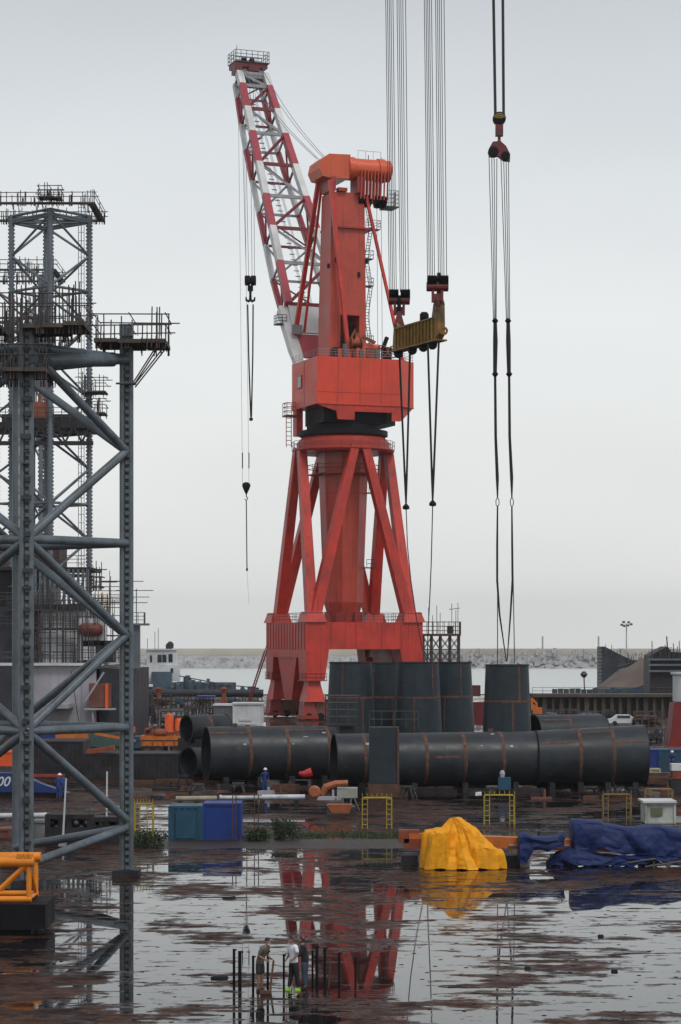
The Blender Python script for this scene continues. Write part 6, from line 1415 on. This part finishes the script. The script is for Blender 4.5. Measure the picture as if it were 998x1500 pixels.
def person(label, loc, rz, H, arms, legs, lean, headturn, mats, group, helmet=False, shorts=False, sleeves='short', hair=True, nod=.25):
    """local frame: faces -y. arms: for each side (elbow, wrist) offsets; legs: for each side (hip->foot x, y)"""
    k = H / 1.75; t = thing('person', label, 'person', loc, rz, group, local=True)
    def S(v): return Vector(v) * k
    L_ = lean
    hip = S((0, 0, .95)); che = S((0, -.10 * L_, 1.25)); nec = S((0, -.22 * L_, 1.47)); hd = S((0, -.22 * L_ - .05 * nod * 2, 1.60)); top_ = S((0, -.22 * L_ - .12 * nod, 1.68))
    P = []; E = []
    def pv(v, a, b=None): P.append((v.x, v.y, v.z, a * k, (b or a) * k)); return len(P) - 1
    ih = pv(hip, .085, .07); iw = pv(S((0, -.04 * L_, 1.10)), .085, .07); ic = pv(che, .105, .08); is_ = pv(S((0, -.18 * L_, 1.40)), .09, .065); ine = pv(nec, .055); E += [(ih, iw), (iw, ic), (ic, is_), (is_, ine)]
    ihd = pv(nec + S((0, -.01, .05)), .055); E.append((ine, ihd))
    shl = []; A = []; Lg = []
    for s_, (el, wr) in zip((-1, 1), arms):
        sh = S((s_ * .19, -.18 * L_, 1.40)); e = S(el); w_ = S(wr); hn = w_ + (w_ - e).normalized() * .05 * k
        a = pv(sh, .062); b = pv(sh.lerp(e, .5), .052); c = pv(e, .043); d = pv(e.lerp(w_, .5), .04); f = pv(w_, .028); h_ = pv(hn, .035, .022); E += [(is_, a), (a, b), (b, c), (c, d), (d, f), (f, h_)]; A.append((sh, e, w_, hn))
    for s_, (kn, an) in zip((-1, 1), legs):
        h0 = S((s_ * .09, 0, .90)); kk = S(kn); aa = S(an); a = pv(h0, .06); b = pv(h0.lerp(kk, .5), .06); c = pv(kk, .055); d = pv(kk.lerp(aa, .4), .055); f = pv(aa, .038); toe = aa + S((0, -.07, -.035)); g_ = pv(aa + S((0, 0.0, -.035)), .036); E += [(ih, a), (a, b), (b, c), (c, d), (d, f), (f, g_)]; Lg.append((h0, kk, aa))
    vs, fs = skin_mesh(P, E); m = MB(); m.add(vs, fs)
    # head as a shaped lathe with nose and ears, welded into the same mesh object
    hm = MB(); n = 20; rows = 12; tw = headturn
    for j in range(rows + 1):
        a = math.pi * j / rows; zr = -math.cos(a); rr = math.sin(a)
        for i in range(n):
            b = math.tau * i / n; fx, fy = math.cos(b), math.sin(b)
            x = rr * .078 * fx * (1 - .18 * max(0, -zr)); y = rr * .098 * fy; z = zr * .12
            if fy < -.85 and -.25 < zr < .05: y -= .02     # nose
            if fy < -.7 and zr < -.5: y -= .012            # chin
            if abs(fx) > .95 and -.2 < zr < .15: x *= 1.14  # ears
            ct, st_ = math.cos(tw), math.sin(tw); cn, sn = math.cos(nod * 1.6), math.sin(nod * 1.6)
            y2 = y * cn + z * sn * 1.0; z2 = z * cn + y * sn
            hm.v.append((hd.x + (x * ct - y2 * st_) * k, hd.y + (x * st_ + y2 * ct) * k, hd.z + .015 * k + z2 * k))
    for j in range(rows):
        for i in range(n): hm.f.append((j * n + i, j * n + (i + 1) % n, (j + 1) * n + (i + 1) % n, (j + 1) * n + i))
    m.add(hm.v, hm.f)
    # hands: palm is the last skin node; five separate bent fingers
    for s_, (sh, e, w_, hn) in zip((-1, 1), A):
        d = (hn - e).normalized(); side = d.cross(Vector((0, 1, 0))); side = side.normalized() if side.length > .1 else Vector((1, 0, 0)); nrm = side.cross(d).normalized()
        for q, ln in ((-1.5, .062), (-.5, .075), (.5, .08), (1.5, .07)):
            b_ = hn + side * q * .018 * k; m.tube([b_, b_ + d * ln * .5 * k, b_ + (d * .85 + nrm * .3 * s_) * ln * k], [.010 * k, .009 * k, .006 * k], 6)
        b_ = w_ + side * -.028 * k * s_; m.tube([b_, b_ + (d * .6 - side * .7 * s_) * .04 * k, b_ + (d * .95 - side * .4 * s_) * .075 * k], [.012 * k, .011 * k, .008 * k], 6)
    m.build('body', SKIN, t, smooth=True)
    # shirt
    def cloth(name, nodes, edges, m_): v_, f_ = skin_mesh(nodes, edges); MB().add(v_, f_).build(name, m_, t, smooth=True)
    def q(v, a, b=None): return (v.x, v.y, v.z, a * k, (b or a) * k)
    nd = [q(S((0, 0, .84)), .16, .135), q(S((0, 0, .93)), .165, .14), q(S((0, -.04 * L_, 1.10)), .155, .125), q(che, .175, .13), q(S((0, -.18 * L_, 1.41)), .135, .10), q(S((0, -.2 * L_, 1.46)), .07)]; ed = [(0, 1), (1, 2), (2, 3), (3, 4), (4, 5)]
    for (sh, e, w_, hn) in A:
        i0 = len(nd); nd.append(q(sh, .078)); nd.append(q(sh.lerp(e, .55), .07)); ed += [(4, i0), (i0, i0 + 1)]
        if sleeves == 'long': nd.append(q(e, .058)); nd.append(q(e.lerp(w_, .9), .045)); ed += [(i0 + 1, i0 + 2), (i0 + 2, i0 + 3)]
        else: nd.append(q(sh.lerp(e, .8), .066)); ed.append((i0 + 1, i0 + 2))
    cloth('shirt', nd, ed, mats[0])
    nd = [q(S((0, 0, 1.04)), .145, .12), q(S((0, 0, .90)), .15, .128)]; ed = [(0, 1)]
    for (h0, kk, aa) in Lg:
        i0 = len(nd); nd.append(q(h0 - S((0, 0, .03)), .115)); nd.append(q(h0.lerp(kk, .5), .105)); ed += [(1, i0), (i0, i0 + 1)]
        if shorts: nd.append(q(h0.lerp(kk, .92), .10)); ed.append((i0 + 1, i0 + 2))
        else: nd.append(q(kk, .08)); nd.append(q(kk.lerp(aa, .5), .074)); nd.append(q(kk.lerp(aa, .93), .066)); ed += [(i0 + 1, i0 + 2), (i0 + 2, i0 + 3), (i0 + 3, i0 + 4)]
    cloth('trousers', nd, ed, mats[1])
    for (h0, kk, aa) in Lg:
        m = MB(); z0 = max(0, aa.z - .085 * k)
        out = [(-.030, .045), (-.034, -.04), (-.034, -.11), (-.018, -.14), (.018, -.14), (.034, -.11), (.034, -.04), (.030, .045)]
        m.prism([(aa.x + x * k, aa.y + y * k) for x, y in out], z0, z0 + .05 * k, [(aa.x + x * .95 * k, aa.y + y * .95 * k) for x, y in out]); m.prism([(aa.x + x * .95 * k, aa.y + y * .95 * k) for x, y in out], z0 + .05 * k, z0 + .1 * k, [(aa.x + x * .7 * k, aa.y + (y * .45 + .015) * k) for x, y in out]); m.build('shoe', mats[2], t)
    m = MB(); c = hd + Vector((0, .012 * k, .03 * k))
    if helmet:
        m.lathe([(.155, -.005), (.15, .01), (.125, .02), (.122, .06), (.1, .105), (.05, .135), (.0, .14)], c + Vector((0, 0, .02)), 18); m.v = [(x, y - (.03 if z < c.z + .03 and y < c.y else 0), z) for x, y, z in m.v]; m.build('helmet', HELM, t, smooth=True)
    elif hair:
        hv_ = MB(); n = 18
        for j in range(8):
            a = R(2 + j * 13.5)
            for i in range(n):
                b = math.tau * i / n; fr = 1 if math.sin(b) > -.3 else .0; el_ = a if (fr or j < 6) else R(2 + 5 * 13.5)
                hv_.v.append((c.x + .083 * k * math.sin(el_) * math.cos(b), c.y + .101 * k * math.sin(el_) * math.sin(b), c.z - .01 * k + .112 * k * math.cos(el_)))
        for j in range(7):
            for i in range(n): hv_.f.append((j * n + i, (j + 1) * n + i, (j + 1) * n + (i + 1) % n, j * n + (i + 1) % n))
        hv_.f.append(tuple(range(n))); hv_.build('hair', HAIR, t, smooth=True)
    return t
std = [((-.09, -.01, .49), (-.10, .02, .085)), ((.10, -.02, .49), (.12, .02, .085))]
hang = [((-.27, .02, 1.14), (-.26, -.08, .90)), ((.27, .02, 1.14), (.26, -.08, .90))]
fwd = [((-.24, -.08, 1.16), (-.14, -.32, 1.02)), ((.24, -.08, 1.16), (.12, -.34, 1.04))]
p = gnd(381, 1452); person('man in grey shirt and dark shorts looking down, standing left of the others', p, R(62), 1.74, fwd, std, 1.1, 0, (KHAKI, SHORTS, DSHOE), 'men standing in the wet yard', shorts=True, nod=.45)
p = gnd(430.5, 1451); person('man in white shirt and black trousers with bright green shoes', p, R(-55), 1.76, [((-.27, .03, 1.14), (-.2, -.16, .95)), ((.25, -.02, 1.16), (.2, -.2, 1.0))], [((-.08, -.04, .49), (-.12, -.10, .085)), ((.12, .03, .49), (.15, .10, .085))], .3, 0, (WSHIRT, BTROU, NEON), 'men standing in the wet yard', nod=.35)
p = gnd(447, 1448); person('man in black shirt and blue jeans behind the man in white', p, R(-100), 1.68, fwd, std, .4, 0, (BSHIRT, JEANS, DSHOE), 'men standing in the wet yard', sleeves='long', nod=.3)
single(MB().tube([at(401, 1407, 72), at(397, 1440, 71.6), at(396, 1458, 71)], .035, 6).box((X(389, 70.4), 70.6, .06), (.35, .2, .1)), 'hand_tool', RUST, 'leaning tool with a handle at the feet of the man in shorts', 'tool', gnd(396, 1456))
p = gnd(388, 1162); person('worker in blue coverall and white helmet before the open pipe', p, R(20), 1.85, hang, std, .5, 0, (COVER, COVER, DSHOE), 'workers in blue coveralls', helmet=True, sleeves='long')
p = gnd(86, 1171); person('worker in blue coverall and white helmet behind the lattice leg', p, R(150), 1.82, hang, std, .5, 0, (COVER, COVER, DSHOE), 'workers in blue coveralls', helmet=True, sleeves='long')
p = gnd(93, 1169); person('bareheaded worker in blue coverall half hidden behind the helmeted one at the lattice leg', p, R(170), 1.70, fwd, std, .8, 0, (COVER, COVER, DSHOE), 'workers in blue coveralls', sleeves='long')
p = Vector((X(985, 182), 182, .55)); person('worker in blue coverall and white helmet at the right edge by the teal container', p, R(-15), 1.75, fwd, std, .6, 0, (COVER, COVER, DSHOE), 'workers in blue coveralls', helmet=True, sleeves='long')
single(MB().box((X(987, 182), 182.2, .27), (2.2, 1.2, .54)).box((X(987, 182), 181.5, .2), (2.4, .2, .3)), 'work_platform', RUST, 'low rusty platform under the worker at the right edge', 'platform', (X(987, 182), 182, 0))
